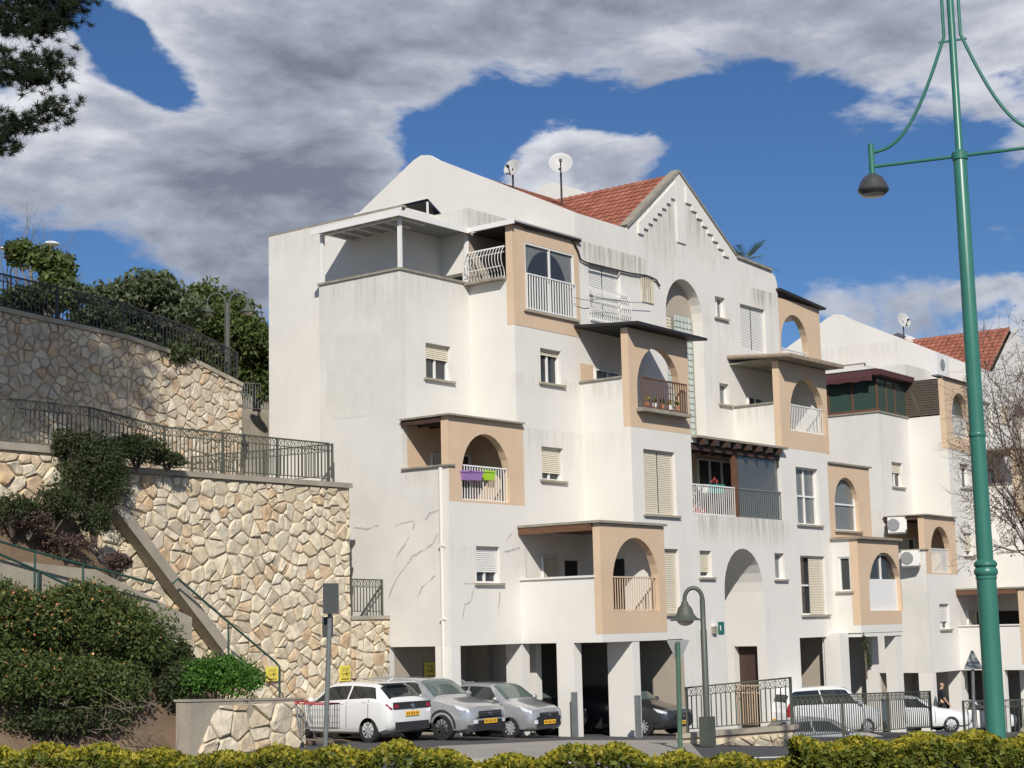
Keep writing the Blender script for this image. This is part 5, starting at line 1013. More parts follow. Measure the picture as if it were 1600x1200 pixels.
for px0, px1, py0, py1, X, lab in ((822, 925, 281, 320, 50.5, 'white plastered box on the tiled roof behind the satellite dishes'), (1375, 1445, 512, 560, 76.5, 'white roof box with dish on the farther building')):
    a, b = onX(px0, py0, X), onX(px1, py1, X); t = thing('roof_box', lab, 'roof box', (X, (a.y+b.y)/2, b.z)); h = (a.z-b.z)*.8; wy = abs(a.y-b.y)/2
    q = MB(); q.poly_slab([(-wy, -1.2), (wy, -1.2), (wy, h*.55), (wy*.5, h*.92), (wy*.2, h), (-wy*.2, h*.8), (-wy, h*.35)], lambda s_, z_, d_: (d_, s_, z_), 0, 1.6); q.build('shell', 'plaster', t); MB().box(-.01, -.002, -.3, .3, h*.1, h*.35).build('vent', 'coping', t)
dish('large pale satellite dish on the farther building roof', 1411, 501, 76.0, 12.5, Vector((-.4, -.9, .25)), 525)
# solar collector on the flat roof
for k, (p0, p1) in enumerate((((555, 336), (598, 325)), ((602, 324), (668, 311)))):
    a, b = onX(*p0, 38.6), onX(*p1, 38.6); t = thing('solar_panel', ('small far' if k == 0 else 'larger near')+' tilted solar water collector on the flat roof of the left wing', 'solar panel', (a.x, b.y, 15.2)); w_ = a.y-b.y; zt_ = (a.z+b.z)/2-15.2
    q = MB(); q.add([(0, 0, zt_), (0, w_, zt_), (1.5, w_, zt_-.85), (1.5, 0, zt_-.85), (.04, 0, zt_-.09), (.04, w_, zt_-.09), (1.54, w_, zt_-.94), (1.54, 0, zt_-.94)], [(0, 1, 2, 3), (7, 6, 5, 4), (0, 4, 5, 1), (1, 5, 6, 2), (2, 6, 7, 3), (3, 7, 4, 0)]); q.build('collector', 'solar', t)
    q = MB(); q.bar((.05, .05, 0), (.05, .05, zt_-.1), .05); q.bar((.05, w_-.05, 0), (.05, w_-.05, zt_-.1), .05); q.bar((0, -.02, zt_+.01), (0, w_+.02, zt_+.01), .05); q.build('stand', 'metal_white', t)
def ac(label, c_, rz=0, w_=.9, h_=.62):
    t = thing('air_conditioner', label, 'air conditioner', c_, rz); MB().box(-w_/2, w_/2, -.16, .16, 0, h_).build('case', 'metal_white', t)
    MB().lathe([(.24, -.005), (.26, -.02), (.24, -.03), (.05, -.03)], (-.12, -.16, h_/2), 24, 0, 'Y').build('fan_guard', 'sign_grey', t); MB().box(.2, .42, -.168, -.161, .1, h_-.1).build('grille', 'metal_white', t); MB().box(-w_/2, w_/2, -.14, .14, -.06, -.005).build('bracket', 'galvanised', t)
bpy.context.view_layer.update()
ac('air conditioner on top of the dark reed screen of the farther building', (b2.matrix_world @ Vector((X1+.55-XA, .35, 15.1))), th, 1.35, .95)
ac('air conditioner in the open side of the small balcony on the farther building', onX(1402, 832, 64.3), math.radians(-72), .7, .62)
ac('air conditioner hanging on the white wall under the farther small balcony', onX(1424, 884, 64.15), math.radians(-78), .7, .62)
def pot(label, c_, m, w_=.3, l_=.3, h_=.24, name='flower_pot', flower=None):
    t = thing(name, label, 'flower pot', c_); q = MB(); a, b = w_/2, l_/2
    q.add([(-b*.8, -a*.8, 0), (b*.8, -a*.8, 0), (b*.8, a*.8, 0), (-b*.8, a*.8, 0), (-b, -a, h_), (b, -a, h_), (b, a, h_), (-b, a, h_)], [(0, 1, 2, 3), (4, 7, 6, 5), (0, 4, 5, 1), (1, 5, 6, 2), (2, 6, 7, 3), (3, 7, 4, 0)]); q.build('pot', m, t); MB().box(-b-.015, b+.015, -a-.015, a+.015, h_-.04, h_+.005).build('rim', m, t)
    if flower: foliage(t, [(0, 0, h_+.12)], (b, a, .16), 60, .07, flower)
    return t
def leaf_mesh(name, C_, size, m, parent=None, aspect=.5, up=.35, rng_=None, kind=True, dirs=None):
    rg = rng_ or RNG; n = len(C_); C_ = np.asarray(C_, float)
    u = rg.normal(size=(n, 3)) if dirs is None else np.asarray(dirs)+rg.normal(size=(n, 3))*.25; u /= np.linalg.norm(u, axis=1)[:, None]+1e-9
    w_ = rg.normal(size=(n, 3)); w_[:, 2] += up*0; v = np.cross(u, w_); v /= np.linalg.norm(v, axis=1)[:, None]+1e-9
    s = size*rg.uniform(.45, 1.6, n)[:, None]; a = u*s*.5; b = v*s*.5*aspect
    nn = np.cross(u, v)*s*.12
    P = np.stack([C_-a, C_+b-a*.1+nn, C_+a, C_-b-a*.1+nn], 1).reshape(-1, 3); me = D.meshes.new(name); me.vertices.add(4*n); me.vertices.foreach_set('co', P.ravel()); me.loops.add(4*n); me.loops.foreach_set('vertex_index', np.arange(4*n, dtype=np.int32))
    me.polygons.add(n); me.polygons.foreach_set('loop_start', np.arange(0, 4*n, 4, dtype=np.int32)); me.update(); me.validate(); me.materials.append(MATS[m]); o = link(name, me, parent)
    return tag(o, kind='stuff') if kind and parent is not None else o
def shell_pts(c_, r, n, rg=None, lumps=9, inner=.55, flat=0.):
    rg = rg or RNG; c_ = np.array(c_, float); r = np.array(r, float); K = lumps; d = rg.normal(size=(K, 3)); d /= np.linalg.norm(d, axis=1)[:, None]; d[:, 2] = np.abs(d[:, 2])*(1 if flat else 1)-.25*(1-flat)
    cen = d*rg.uniform(.45, .7, (K, 1)); rad = rg.uniform(.32, .58, K); k = rg.integers(0, K+2, n); q = rg.normal(size=(n, 3)); q /= np.linalg.norm(q, axis=1)[:, None]; f = rg.uniform(inner, 1.03, n)[:, None]
    base = np.where((k < K)[:, None], cen[np.minimum(k, K-1)]+q*rad[np.minimum(k, K-1)][:, None]*f, q*.72*f); return c_+base*r
def foliage(parent, cens, r, n, size, m, **kw):
    P = np.concatenate([shell_pts(c_, r, max(8, n//len(cens)), lumps=kw.get('lumps', 9)) for c_ in cens]); leaf_mesh('foliage', P, size, m, parent, kw.get('aspect', .5)); return P
# pots on the tan balcony rail (second floor left)
for px, m, l_, lab in ((731, 'purple', .38, 'small purple planter hanging on the arched balcony rail, left of two'), (746, 'purple', .62, 'long purple planter hanging on the arched balcony rail'), (769, 'lime', .4, 'lime green planter hanging on the arched balcony rail')):
    s_, z_ = PX(Y2-.12).un(px, 750); pot(lab, (s_, Y2+.02, z_), m, .22, l_, .26)
for k, (px, m) in enumerate(((1102, 'metal_white'), (1111, 'teal'), (1120, 'teal'), (1127, 'teal'))):
    s_, z_ = PX(Y3+.1).un(px, 770); pot(('pale bucket on the pergola balcony rail', 'left teal planter on the pergola balcony rail', 'middle teal planter on the pergola balcony rail', 'right teal planter on the pergola balcony rail')[k], (s_, Y3+.18, z_), m, .24, .3, .26, flower=None if k != 2 else 'red_cloth')
# folding table, chair, drying rack
t = thing('folding_table', 'pale folding table behind the pergola balcony railing', 'table', (46.2, Y3+.8, 6.45)); MB().box(-.6, .6, -.35, .35, .70, .74).build('top', 'shutter', t)
for s_ in (-1, 1):
    MB().bar((-.5*s_, -.28, .0), (.4*s_, -.28, .7), .04).build('leg', 'shutter', t); MB().bar((-.5*s_, .28, .0), (.4*s_, .28, .7), .04).build('leg', 'shutter', t)
t = thing('storage_crate', 'red crate under the pale folding table', 'crate', (46.3, Y3+.75, 6.45)); MB().box(-.4, .4, -.2, .2, 0, .35).build('body', 'red_cloth', t); MB().box(-.42, .42, -.22, .22, .35, .38).build('rim', 'red_cloth', t)
t = thing('plastic_chair', 'white plastic chair on the arched balcony under the tiled awning', 'chair', (53.2, Y3+.9, 8.96)); MB().box(-.25, .25, -.25, .25, .42, .46).build('seat', 'metal_white', t); MB().box(-.25, .25, .22, .26, .46, .9).build('backrest', 'metal_white', t)
for x in (-.22, .22):
    for y in (-.22, .22): MB().box(x-.02, x+.02, y-.02, y+.02, 0, .42).build('leg', 'metal_white', t)
t = thing('potted_plant', 'leafy bright green potted plant on the arched balcony under the tiled awning', 'plant', (52.55, Y3+.6, 8.96)); MB().lathe([(.12, 0), (.17, .3), (.18, .3)], n=14).build('pot', 'terracotta', t, True); foliage(t, [(0, 0, .65)], (.38, .3, .42), 260, .14, 'leaf_bright')
for k in range(5):
    s_ = 42.5+k*.42; t = thing('potted_plant', ('leftmost', 'second', 'middle', 'fourth', 'rightmost')[k]+' small plant pot along the ledge of the brown railed arched balcony', 'plant', (s_, Y3-.13, PX(Y3).un(996, 636)[1]+.02)); MB().lathe([(.06, 0), (.085, .15), (.09, .15)], n=12).build('pot', 'metal_white' if k % 2 else 'terracotta', t, True); foliage(t, [(0, 0, .24)], (.13, .1, .12), 50, .07, ('leaf_young', 'leaf_bright', 'leaf_dark')[k % 3])
# enclosed terrace, reed screen on the farther building
def on2(x, y, z): return b2.matrix_world @ Vector((x-XA, y-Y2, z))
bpy.context.view_layer.update()
def part2(mb, nm, m): o = mb.build(nm, m, b2); o.matrix_parent_inverse = Matrix.Translation(-Vector((XA, Y2, 0))); return o
q = MB(); q.box(XA+.02, XA+.05, Y1+.02, YC, 13.42, 14.98); part2(q, 'terrace_glazing', 'glass_green'); q = MB(); q.box(XA+.05, X1-.02, Y1+.02, Y1+.05, 13.42, 14.98); part2(q, 'terrace_glazing', 'glass_green')
for y in (Y1, Y1+1.1, Y1+2.2, YC-.08): part2(MB().box(XA-.01, XA+.06, y, y+.08, 13.5, 15.0), 'glazing_post', 'wood')
for x in (XA+.9, XA+1.8, X1-.08): part2(MB().box(x, x+.06, Y1-.01, Y1+.06, 13.4, 15.0), 'glazing_post', 'wood')
part2(MB().box(XA-.03, XA+.1, Y1-.03, YC, 13.4, 13.5), 'glazing_sill', 'wood'); q = MB()
for k in range(9): q.add([(XA+.1, Y1+k*.38, 15.2), (XA+.1, Y1+k*.38+.375, 15.2), (XA-.45, Y1+k*.38+.375, 14.85), (XA-.45, Y1+k*.38, 14.85), (XA-.46, Y1+k*.38, 14.62+.05*(k % 2)), (XA-.46, Y1+k*.38+.375, 14.62+.05*((k+1) % 2))], [(0, 1, 2, 3), (3, 2, 5, 4)])
q.box(XA-.4, X1+.1, Y1-.35, Y1-.02, 14.86, 15.1); part2(q, 'awning', 'maroon'); part2(MB().box(XA, XB, Y1, YC, 15.1, 15.2).box(XB, X1, Y1, YT, 15.1, 15.2), 'terrace_roof', 'canopy_black')
for k in range(14): part2(MB().box(X1-.06, X1-.03, Y2+.27, Y1, 13.4+k*.108, 13.49+k*.108), 'screen_slat', 'bamboo')
# cables on the front
t = thing('cable', 'dark bundled cable sagging along the top floor front', 'cable', (X2, Y2-.1, 14)); P = [PX(Y2-.06).pt(*PX(Y2-.06).un(x, y)) for x, y in ((820, 356), (860, 365), (893, 372), (903, 392), (907, 405), (915, 410), (940, 416), (985, 427), (1012, 431), (1025, 437), (1031, 447))]; MB().tube(P, .03, 6).build('cable_run', 'plastic_black', t); shift(t)
t = thing('cable', 'thin pale cable stretched between the top floor window grilles', 'cable', (X2, Y2-.2, 13)); P = [PX(Y2-.2).pt(*PX(Y2-.2).un(x, y)) for x, y in ((897, 465), (915, 469), (945, 466), (985, 472), (1018, 474))]; MB().tube(P, .012, 5).build('cable_run', 'sign_grey', t); shift(t)
t = thing('drain_pipe', 'white drain pipe down the left corner wall to the pillar', 'pipe', (XA-.06, Y2+.4, 0)); s_ = PY(XA).un(695, 1000)[0]; MB().tube([(XA-.06, s_, gz(XA)), (XA-.06, s_, 7.5)], .055, 8).build('pipe', 'plaster', t, True)
for z in (1.5, 3.3, 5.3): MB().box(XA-.12, XA-.001, s_-.07, s_+.07, z, z+.06).build('clip', 'plaster', t)
shift(t)

# ------------------------------------------------------------------ person behind the saloon
def skin_body(nm, J, E_, m, parent, lvl=2):
    me = D.meshes.new(nm); names = list(J); me.from_pydata([J[k][0] for k in names], [(names.index(a), names.index(b)) for a, b in E_], []); o = link(nm, me, parent); o.modifiers.new('s', 'SKIN')
    for i, k in enumerate(names): me.skin_vertices[0].data[i].radius = J[k][1]; me.skin_vertices[0].data[i].use_root = (i == 0)
    sb = o.modifiers.new('u', 'SUBSURF'); sb.levels = lvl; sb.render_levels = lvl; bpy.context.view_layer.update(); m2 = D.meshes.new_from_object(o.evaluated_get(bpy.context.evaluated_depsgraph_get())); o.modifiers.clear(); o.data = m2; m2.materials.clear(); m2.materials.append(MATS[m]); m2.polygons.foreach_set('use_smooth', [True]*len(m2.polygons)); return o
b = atd(1474, 1130, 67); b.z = atd(1474, 1065, 67).z-1.79; t = thing('person', 'bald man in a black shirt standing behind the white saloon', 'person', b, math.radians(-52+10))
J = dict(pelvis=((0, 0, .95), (.15, .11)), belly=((0, 0, 1.1), (.15, .115)), chest=((.0, 0, 1.3), (.165, .12)), neck0=((.01, 0, 1.48), (.065, .065)), neck=((.02, 0, 1.55), (.055, .058)), jaw=((.045, 0, 1.6), (.068, .062)), head=((.02, 0, 1.67), (.092, .078)), crown=((.01, 0, 1.735), (.075, .066)))
E_ = [('pelvis', 'belly'), ('belly', 'chest'), ('chest', 'neck0'), ('neck0', 'neck'), ('neck', 'jaw'), ('jaw', 'head'), ('head', 'crown')]
for s_, n_ in ((1, 'l'), (-1, 'r')):
    J.update({n_+'sh': ((0, .19*s_, 1.43), (.06, .06)), n_+'el': ((-.02, .25*s_, 1.14), (.045, .045)), n_+'wr': ((.14, .24*s_, .93), (.032, .03)), n_+'hd': ((.2, .23*s_, .87), (.04, .022)), n_+'f1': ((.27, .25*s_, .82), (.011, .011)), n_+'f2': ((.28, .235*s_, .815), (.011, .011)), n_+'f3': ((.275, .22*s_, .81), (.011, .011)), n_+'f4': ((.26, .205*s_, .81), (.010, .010)), n_+'th': ((.23, .19*s_, .87), (.012, .012)), n_+'hip': ((0, .1*s_, .88), (.1, .1)), n_+'kn': ((.02, .1*s_, .48), (.06, .06)), n_+'an': ((-.02, .1*s_, .08), (.042, .042)), n_+'toe': ((.14, .12*s_, .035), (.04, .03))})
    E_ += [('chest', n_+'sh'), (n_+'sh', n_+'el'), (n_+'el', n_+'wr'), (n_+'wr', n_+'hd'), (n_+'hd', n_+'f1'), (n_+'hd', n_+'f2'), (n_+'hd', n_+'f3'), (n_+'hd', n_+'f4'), (n_+'hd', n_+'th'), ('pelvis', n_+'hip'), (n_+'hip', n_+'kn'), (n_+'kn', n_+'an'), (n_+'an', n_+'toe')]
skin_body('body', J, E_, 'skin', t)
Js = {k: (J[k][0], tuple(r+.022 for r in J[k][1])) for k in ('pelvis', 'belly', 'chest', 'lsh', 'rsh', 'lel', 'rel')}; Js['neck0'] = ((.005, 0, 1.46), (.085, .085)); skin_body('shirt', Js, [('pelvis', 'belly'), ('belly', 'chest'), ('chest', 'neck0'), ('chest', 'lsh'), ('lsh', 'lel'), ('chest', 'rsh'), ('rsh', 'rel')], 'shirt', t)
Jt = {k: (J[k][0], tuple(r+.022 for r in J[k][1])) for k in ('pelvis', 'lhip', 'rhip', 'lkn', 'rkn', 'lan', 'ran')}; skin_body('trousers', Jt, [('pelvis', 'lhip'), ('lhip', 'lkn'), ('lkn', 'lan'), ('pelvis', 'rhip'), ('rhip', 'rkn'), ('rkn', 'ran')], 'black_metal', t)
q = MB(); q.sphere((.112, 0, 1.645), (.02, .014, .024), 8, 6); q.sphere((.02, .085, 1.65), (.02, .012, .03), 8, 6); q.sphere((.02, -.085, 1.65), (.02, .012, .03), 8, 6); q.build('nose_and_ears', 'skin', t, True)
q = MB(); q.sphere((.095, .03, 1.672), (.012, .014, .008), 8, 6); q.sphere((.095, -.03, 1.672), (.012, .014, .008), 8, 6); q.box(.088, .106, -.024, .024, 1.603, 1.608); q.build('eyes_and_mouth', 'dark', t, True)

# ------------------------------------------------------------------ vegetation
def shrub(name, label, base, cens, r, n, size, m, group=None, stems=6, stem_m='bark', cat='shrub', extra=None, aspect=.5):
    t = thing(name, label, cat, base, 0, group); C_ = [tuple(Vector(c_)-Vector(base)) for c_ in cens]; LP = foliage(t, C_, r, n, size, m, aspect=aspect, lumps=12)
    q = MB()
    for k in range(stems): c_ = Vector(random.choice(C_)); e = c_+Vector((random.uniform(-.6, .6)*r[0], random.uniform(-.6, .6)*r[1], random.uniform(-.2, .6)*r[2])); q.tube([(c_.x*.4, c_.y*.4, min(0, c_.z-r[2])), e*.5+Vector((0, 0, c_.z*.1)), e], [.03, .02, .008], 5)
    q.build('stems', stem_m, t)
    if extra:
        for (m2, n2, s2, up) in extra:
            d_ = (LP-np.array(C_[0]))/np.array(r); w_ = np.linalg.norm(d_, axis=1); ok = np.where(w_ > np.quantile(w_, .45))[0]; P = LP[RNG.choice(ok, n2)]; P = P+(P-np.array(C_[0]))*.05; leaf_mesh('flowers' if 'flower' in m2 else 'young_leaves', P, s2, m2, t, .9)
    return t
def bz(x, y): return bank_z(x, y)
# flowering lantana bank, lower left
for k, (px, py, d, r, n, lab, fl) in enumerate((
    (20, 985, 37.6, (1.8, 1.1, 1.35), 15000, 'large flowering shrub with orange blossoms at the left edge', 900), (120, 978, 37.9, (1.6, 1.1, 1.25), 13000, 'flowering shrub with orange blossoms right of the leftmost shrub', 520),
    (60, 1072, 36.9, (2.1, .9, 1.05), 12000, 'low dark shrub with bare twigs below the orange blossoms', 130), (208, 1003, 38.3, (1.25, 1.0, 1.3), 11000, 'dark leafy shrub between the orange blossoms and the stone stairs', 45), (170, 1085, 37.3, (1.5, .9, .95), 9000, 'low dark shrub in front of the leafy shrub by the garden wall', 30), (262, 1075, 38.4, (.6, .6, .9), 3200, 'thin brownish shrub left of the clipped green bush', 0), (-10, 1060, 37, (1.5, 1.0, 1.1), 9000, 'flowering shrub cut by the lower left picture edge', 150), (100, 1130, 37, (1.6, .7, .5), 5000, 'low dark ground shrub just above the foreground hedge at left', 0))):
    for i_ in range(200):
        c_ = atd(px, py, 34+i_*.03)
        if c_.z-bank_z(c_.x, max(c_.y, 29.66)) < r[2]*.42: break
    shrub('lantana_shrub', lab, (c_.x, c_.y, bz(c_.x, c_.y)), [c_], r, n, .085, 'leaf_lantana' if k not in (5, 7) else 'leaf_dark', 'lantana shrubs on the bank', 14, 'twigs_dry', extra=[('flower_orange', int(fl*.8), .05, 0)] if fl else None)
t = thing('dry_twigs', 'tangle of bare dry branches at the foot of the flowering shrubs', 'branches', atd(100, 1130, 36.4)); q = MB(); o_ = atd(100, 1130, 36.4)
for k in range(170):
    a = atd(random.uniform(-10, 260), random.uniform(1095, 1165), random.uniform(35.6, 36.6))-o_; v = Vector((random.uniform(-1, 1), random.uniform(-1, 1), random.uniform(-.1, .7)))*random.uniform(.2, .6); m_ = a+v*.5+Vector((random.uniform(-.1, .1),)*3); q.tube([a, m_, a+v], [.014, .010, .004], 4)
tag(q.build('branches', 'twigs_dry', t), kind='stuff')
c_ = atd(345, 1054, 39.3); shrub('clipped_bush', 'clipped bright green rounded bush behind the low garden wall', (c_.x, c_.y, gz(c_.x)), [c_, c_-RT*.5+Vector((0, 0, -.1)), c_+RT*.35+Vector((0, 0, -.12))], (.78, .65, .68), 12000, .075, 'leaf_bright', stems=8)
c_ = atd(285, 1040, 39.6); shrub('shrub', 'brownish green shrub between the clipped bush and the flowering shrubs', (c_.x, c_.y, bz(c_.x, c_.y)), [c_], (.45, .45, .7), 2600, .08, 'leaf_dark', stems=8, stem_m='twigs_dry')
# dark shrubs hanging over the wall
for k, (px, py, r, n, lab) in enumerate(((140, 745, (1.1, .6, 1.25), 11000, 'dark green shrub hanging down left of the sunlit retaining wall'), (212, 705, (1.15, .5, .5), 5600, 'dark shrub spilling through the railing at the wall corner'), (262, 718, (.55, .4, .28), 1900, 'small dark shrub growing through the railing on the wall top'), (85, 790, (.7, .6, .6), 3600, 'dark low shrub on the brown bank at left'), (115, 700, (.6, .5, .55), 3000, 'dark shrub top in front of the left railing'), (20, 800, (.7, .5, .55), 3000, 'dark shrub at the left edge above the handrails'), (150, 815, (.45, .4, .5), 2200, 'dark shrub beside the top of the sloping coping'))):
    c_ = onY(px, py, 32.2 if k not in (3, 5, 6) else 31.6); shrub('rosemary_shrub', lab, (c_.x, c_.y, c_.z-r[2]), [c_], r, n, .085, 'leaf_dark', 'dark shrubs on the upper bank', 8, aspect=.3)
for k, (px, py, r, lab) in enumerate(((100, 850, (.8, .5, .3), 'purple brown dry ground shrub below the dark shrubs'), (45, 815, (.6, .5, .4), 'dry brown shrub at the left under the stone wall'), (185, 880, (.5, .4, .28), 'dry purple shrub next to the sloping stair coping'))):
    c_ = onY(px, py, 31.5); shrub('dry_shrub', lab, (c_.x, c_.y, c_.z-r[2]), [c_], r, 1800, .07, 'leaf_dry', 'dry shrubs on the bank', 10, 'twigs_dry')
# trees behind the upper wall
def tree(name, label, base, h, cens, r, n, size, m, bark='bark', group=None, trunk=.16):
    base = Vector(base); t = thing(name, label, 'tree', base, 0, group); C_ = [Vector(c_)-base for c_ in cens]; top = sum(C_, Vector())/len(C_); q = MB(); q.tube([(0, 0, -.2), (.1, .05, h*.4), top*.55+Vector((0, 0, h*.25)), top], [trunk, trunk*.8, trunk*.55, trunk*.2], 8)
    tr = q.build('trunk', bark, t, True); q = MB()
    for c_ in C_:
        for k in range(3): e = c_+Vector((random.uniform(-.5, .5)*r[0], random.uniform(-.5, .5)*r[1], random.uniform(-.1, .6)*r[2])); s_ = Vector((0, 0, h*random.uniform(.4, .6))); q.tube([s_, (s_+e)*.5+Vector((0, 0, .15)), e], [trunk*.4, trunk*.25, .015], 5)
    q.build('limbs', bark, t, True); P = np.concatenate([shell_pts(c_, r, n//len(C_), lumps=13, inner=.5) for c_ in C_]); leaf_mesh('crown', P, size, m, t, .5); return t
def px_tree(lab, pxs, d, r, n, size, m, base_px, **kw):
    cens = [atd(x, y, d+random.uniform(-.6, .6)) for x, y in pxs]; b = atd(base_px, 600, d); tree('broadleaf_tree', lab, (b.x, b.y, 10.2), 3.0, cens, r, n, size, m, group='trees behind the upper fence', **kw)
px_tree('grey green leafy tree behind the middle of the upper fence', ((215, 475), (245, 455), (185, 500), (285, 490), (235, 520), (180, 480)), 53, (1.1, 1.0, .95), 16000, .17, 'leaf_grey', 235)
px_tree('bushy green tree behind the double-armed lamp', ((320, 485), (345, 530), (300, 540), (385, 530), (400, 580), (275, 540), (360, 500)), 57.5, (1.25, 1.0, 1.15), 20000, .16, 'leaf_tree', 330)
px_tree('dark green tree beside the building edge behind the steps', ((410, 540), (400, 590), (360, 580), (430, 600)), 58, (1.1, 1.0, 1.1), 9000, .17, 'leaf_tree', 400)
px_tree('sparse sunlit tree at far left behind the upper fence', ((75, 410), (88, 440), (65, 465), (95, 420), (35, 400), (100, 470)), 52, (.7, .65, .65), 6500, .17, 'leaf_tree', 70, bark='bark_pale')
px_tree('small leafy tree right of the sparse sunlit tree', ((112, 450), (128, 462)), 51.5, (.45, .45, .4), 900, .16, 'leaf_grey', 112)
px_tree('dark shaded bush line behind the left part of the upper fence', ((150, 500), (40, 470), (200, 540), (270, 560)), 51, (.9, .8, .6), 7000, .16, 'leaf_dark', 120)
# bare grey tree at far left and the bare tree on the right
def bare_tree(label, base, aims, lv=4, r0=.12, leaf=None, nleaf=0, m='twig', spread=.55, size=.09, seed=4, group=None, keep=None):
    rg = random.Random(seed); base = Vector(base); t = thing('bare_tree', label, 'tree', base, 0, group); q = MB(); tips = []
    def grow(p, d, L_, r_, k):
        m_ = p+d*L_*.5+Vector((rg.uniform(-1, 1), rg.uniform(-1, 1), rg.uniform(-1, 1)))*L_*.09; e = p+d*L_+Vector((rg.uniform(-1, 1), rg.uniform(-1, 1), rg.uniform(-1, 1)))*L_*.07; q.tube([p, m_, e], [r_, r_*.85, r_*.65], 5 if k < 3 else 4, cap=False)
        tips.append((e, d))
        v_ = e+base-CP; pxe = 800+FPX*v_.dot(RT)/v_.dot(FW)
        if k < lv and (keep is None or pxe > keep+18*k):
            for _ in range(rg.choice((2, 3, 3))): grow(e if rg.random() > .35 else m_, (d+Vector((rg.gauss(0, 1), rg.gauss(0, 1), rg.gauss(.05, .8)))*spread).normalized(), L_*rg.uniform(.58, .82), max(.005, r_*.58), k+1)
    fork = (Vector(aims[0][0])-base)*.0+Vector((0, 0, aims[0][1])); MB().tube([(0, 0, -.3), fork*.5, fork], [r0*1.3, r0*1.1, r0], 8).build('trunk', m, t, True)
    for e, _ in aims: d = Vector(e)-base-fork; L_ = d.length; grow(fork, d.normalized(), L_*.55, r0*.55, 1)
    tag(q.build('branches', m, t), kind='stuff')
    if nleaf: tp = [rg.choice(tips)[0]+Vector((rg.gauss(0, .08), rg.gauss(0, .08), rg.gauss(-.03, .08))) for _ in range(nleaf)]; leaf_mesh('leaves', tp, size, leaf, t, .6)
    return t
b = atd(1672, 1140, 42); b.z = gz(b.x); f = 4.0
bare_tree('nearly leafless tree with dark twigs in front of the farther building', b, [(atd(x, y, 42+dd*.7), f) for x, y, dd in ((1590, 640, 0), (1550, 790, -.5), (1545, 730, .5), (1570, 700, .8), (1610, 610, -.5), (1610, 770, .4), (1580, 820, .3), (1640, 650, 0), (1565, 655, .4), (1600, 720, -.8))], 7, .075, 'leaf_brown', 1500, size=.055, spread=.46, seed=12, keep=1395)
b = atd(22, 600, 53); b.z = 10.3
bare_tree('bare grey tree at the far left behind the upper fence', b, [(atd(x, y, 53), 1.0) for x, y in ((0, 420), (22, 415), (45, 425), (-20, 430), (60, 440))], 5, .09, None, 0, 'bark_pale', .45, seed=9)
# palm behind the gable
c_ = onX(1163, 397, 58.5); t = thing('palm_tree', 'palm crown showing above the roof edge right of the gable', 'tree', (c_.x, c_.y, 10)); MB().tube([(0, 0, -8), (0, 0, c_.z-10-.35)], .16, 10).build('trunk', 'bark', t, True); q = MB()
for k in range(34):
    a = 2*math.pi*random.random(); el = random.uniform(-.25, 1.1); d = Vector((math.cos(a)*math.cos(el), math.sin(a)*math.cos(el), math.sin(el))); o_ = Vector((0, 0, c_.z-10-.35)); L_ = random.uniform(1.0, 1.6); pts = [o_+d*L_*f-Vector((0, 0, .5*f*f*L_*.5)) for f in (0, .35, .7, 1)]; sd = d.cross(Vector((0, 0, 1))).normalized()
    for i in range(16):
        f = .25+.75*i/15; p = o_+d*L_*f-Vector((0, 0, .25*f*f*L_))
        for s_ in (-1, 1): e = p+(sd*s_*.55+d*.7-Vector((0, 0, .15))).normalized()*.45*(1.15-f*.6); q.add([p, p+d*.025, e], [(0, 1, 2)])
q.build('crown', 'leaf_palm', t)
# pine at the top left, its crown also shades the upper wall
b = atd(-330, 800, 33.5); b.z = bank_z(b.x, b.y); t = thing('pine_tree', 'dark pine whose needle branches hang into the top left corner', 'tree', b); q = MB(); H_ = 22; q.tube([(0, 0, -.3), (.1, 0, 7), (.0, .1, 14), (.1, 0, H_)], [.3, .26, .18, .05], 10); q.build('trunk', 'bark', t, True)
tuft = []; dirs = []; lim = MB()
def bough(p0, p1, nn, thick, dens=1.):
    p0 = Vector(p0); p1 = Vector(p1); mid = (p0+p1)/2+Vector((0, 0, -.25)); pts = [p0, mid, p1]; lim.tube(pts, [thick, thick*.6, .01], 5)
    for k in range(nn):
        f = random.random()**.45; c_ = (p0*(1-f)**2+mid*2*f*(1-f)+p1*f*f)+Vector((random.gauss(0, .16), random.gauss(0, .16), random.gauss(.03, .10)))
        for _ in range(36): d = Vector((random.gauss(0, 1), random.gauss(0, 1), random.gauss(.5, .8))).normalized(); tuft.append(c_+d*.055); dirs.append(d)
vb = lambda px, py, d=33.5: atd(px, py, d)-b
for a_, e_, nn in (((-120, 95), (104, 118), 95), ((-120, 80), (70, 128), 80), ((-120, 70), (98, 92), 90), ((-120, 30), (110, 32), 110), ((-120, 10), (80, 52), 100), ((-100, -20), (128, 8), 120), ((-100, -60), (120, -12), 110), ((-110, -5), (60, 25), 90), ((-120, 205), (112, 160), 75), ((-120, 215), (95, 185), 60), ((-90, 225), (40, 200), 50), ((-90, 235), (20, 226), 45)):
    bough(vb(*a_), vb(*e_), nn, .035)
def frame_px(p): v = p-CP; z = v.dot(FW); return 800+FPX*v.dot(RT)/z, 600-FPX*v.dot(UP)/z
for k in range(240):      # the rest of the tall crown, outside the picture; it stands between the sun and the upper wall
    w_ = onY(random.uniform(-160, 250), random.uniform(480, 680), 38.6); dz_ = random.uniform(8.5, 13.5); e = w_-LIGHT*(dz_/-LIGHT.z)+Vector((random.gauss(0, .5), random.gauss(0, .5), random.gauss(0, .5))); fx_, fy_ = frame_px(e)
    if fx_ > -45 and fy_ > -45: continue
    e = e-b; bough(Vector((0, 0, min(H_-.5, e.z-1.2))), e, 46, .05)
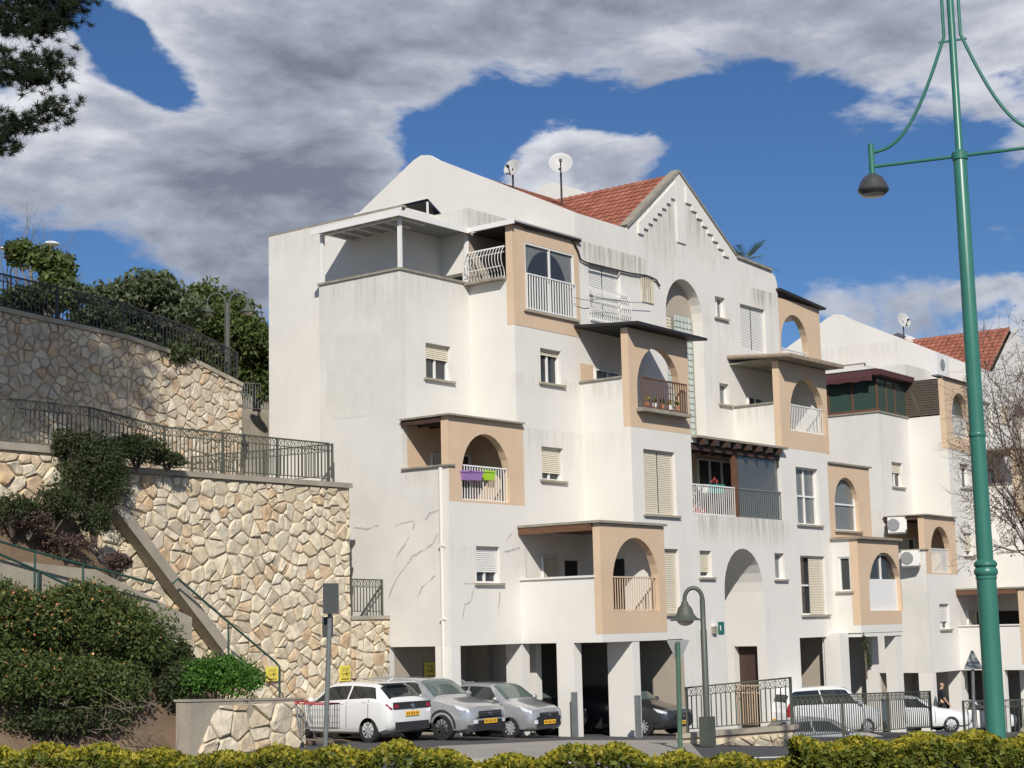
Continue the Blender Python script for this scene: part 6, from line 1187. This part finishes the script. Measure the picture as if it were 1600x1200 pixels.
lim.build('limbs', 'bark', t, True); leaf_mesh('needles', np.array([tuple(v) for v in tuft]), 0.21, 'leaf_pine', t, .05, dirs=np.array([tuple(v) for v in dirs]))
# hedge along the near side of the road
def hedge(label, pts, n, hgt=1.0, w_=1.1, young=.5):
    base = Vector(pts[0][0]); t = thing('hedge', label, 'hedge', (base.x, base.y, gz(base.x)), 0, 'clipped hedge along the road'); L_ = []; Yg = []; o_ = Vector(t.location)
    wl = [(Vector(pts[i+1][0])-Vector(pts[i][0])).length for i in range(len(pts)-1)]; ks = random.choices(range(len(pts)-1), wl, k=n)
    for i in range(n):
        k = ks[i]; f = random.random(); a, za = pts[k]; c2, zc = pts[k+1]; a = Vector(a); c2 = Vector(c2); p = a.lerp(c2, f); ztop = za*(1-f)+zc*f; dv = (c2-a); dv.z = 0; dv.normalize(); nv = Vector((-dv.y, dv.x, 0))
        ztop += .07*math.sin(p.x*3.1+p.y*1.7)+.05*math.sin(p.x*7.3-p.y*4.1)
        u = random.uniform(-1, 1); rr_ = random.random()
        if rr_ < .62: q_ = p+nv*u*w_/2; z = ztop-.16*abs(u)**3-abs(random.gauss(0, .07)); (Yg if random.random() < young and z > ztop-.14 else L_).append((q_.x-o_.x, q_.y-o_.y, z+random.uniform(0, .05)-o_.z))
        else: s_ = random.choice((-1, 1)); q_ = p+nv*s_*(w_/2-abs(random.gauss(0, .08))); z = random.uniform(ztop-.85, ztop-.03); L_.append((q_.x-o_.x, q_.y-o_.y, z-o_.z))
    leaf_mesh('foliage', np.array(L_), .085, 'leaf_hedge', t, .55); leaf_mesh('young_leaves', np.array(Yg), .075, 'leaf_young', t, .55)
    q = MB()
    for k in range(len(pts)-1):
        a, za = pts[k]; c2, zc = pts[k+1]; m_ = 9
        for i in range(m_): p = Vector(a).lerp(Vector(c2), (i+.5)/m_)-o_; g = gz(p.x+o_.x)-o_.z; q.tube([(p.x, p.y, g-.1), (p.x+.1, p.y, g+.3), (p.x+random.uniform(-.2, .2), p.y+random.uniform(-.2, .2), za-o_.z-.25)], [.03, .025, .008], 4)
    q.build('stems', 'bark', t)
hp = lambda px, py, d: (atd(px, py, d), atd(px, py, d).z)
hedge('clipped yellow green hedge along the left and middle foreground', [hp(-60, 1183, 24.5), hp(120, 1176, 24.5), hp(330, 1190, 24.3), hp(420, 1179, 24.2), hp(560, 1179, 24), hp(640, 1166, 24), hp(740, 1188, 24), hp(840, 1178, 24), hp(930, 1156, 24), hp(1030, 1175, 24), hp(1120, 1177, 24), hp(1230, 1190, 24), hp(1300, 1196, 24)], 34000, young=.8)
hedge('taller clipped yellow green hedge in the right foreground around the tall lamp post', [hp(1242, 1166, 22.5), hp(1330, 1168, 22.5), hp(1420, 1166, 22.5), hp(1500, 1156, 22.5), hp(1560, 1164, 22.5), hp(1700, 1150, 22.5)], 26000, young=.8)
# climbing plant on the garage corner and weeds
c_ = onX(1388, 1020, X5+.1); shrub('climbing_plant', 'withered climbing plant on the white garage corner', (c_.x-.1, Y4-.1, c_.z-.9), [(c_.x-.1, Y4-.1, c_.z+.25), (c_.x, Y4-.1, c_.z-.3)], (.16, .12, .55), 700, .07, 'leaf_dark', stems=6, stem_m='twigs_dry', cat='plant')
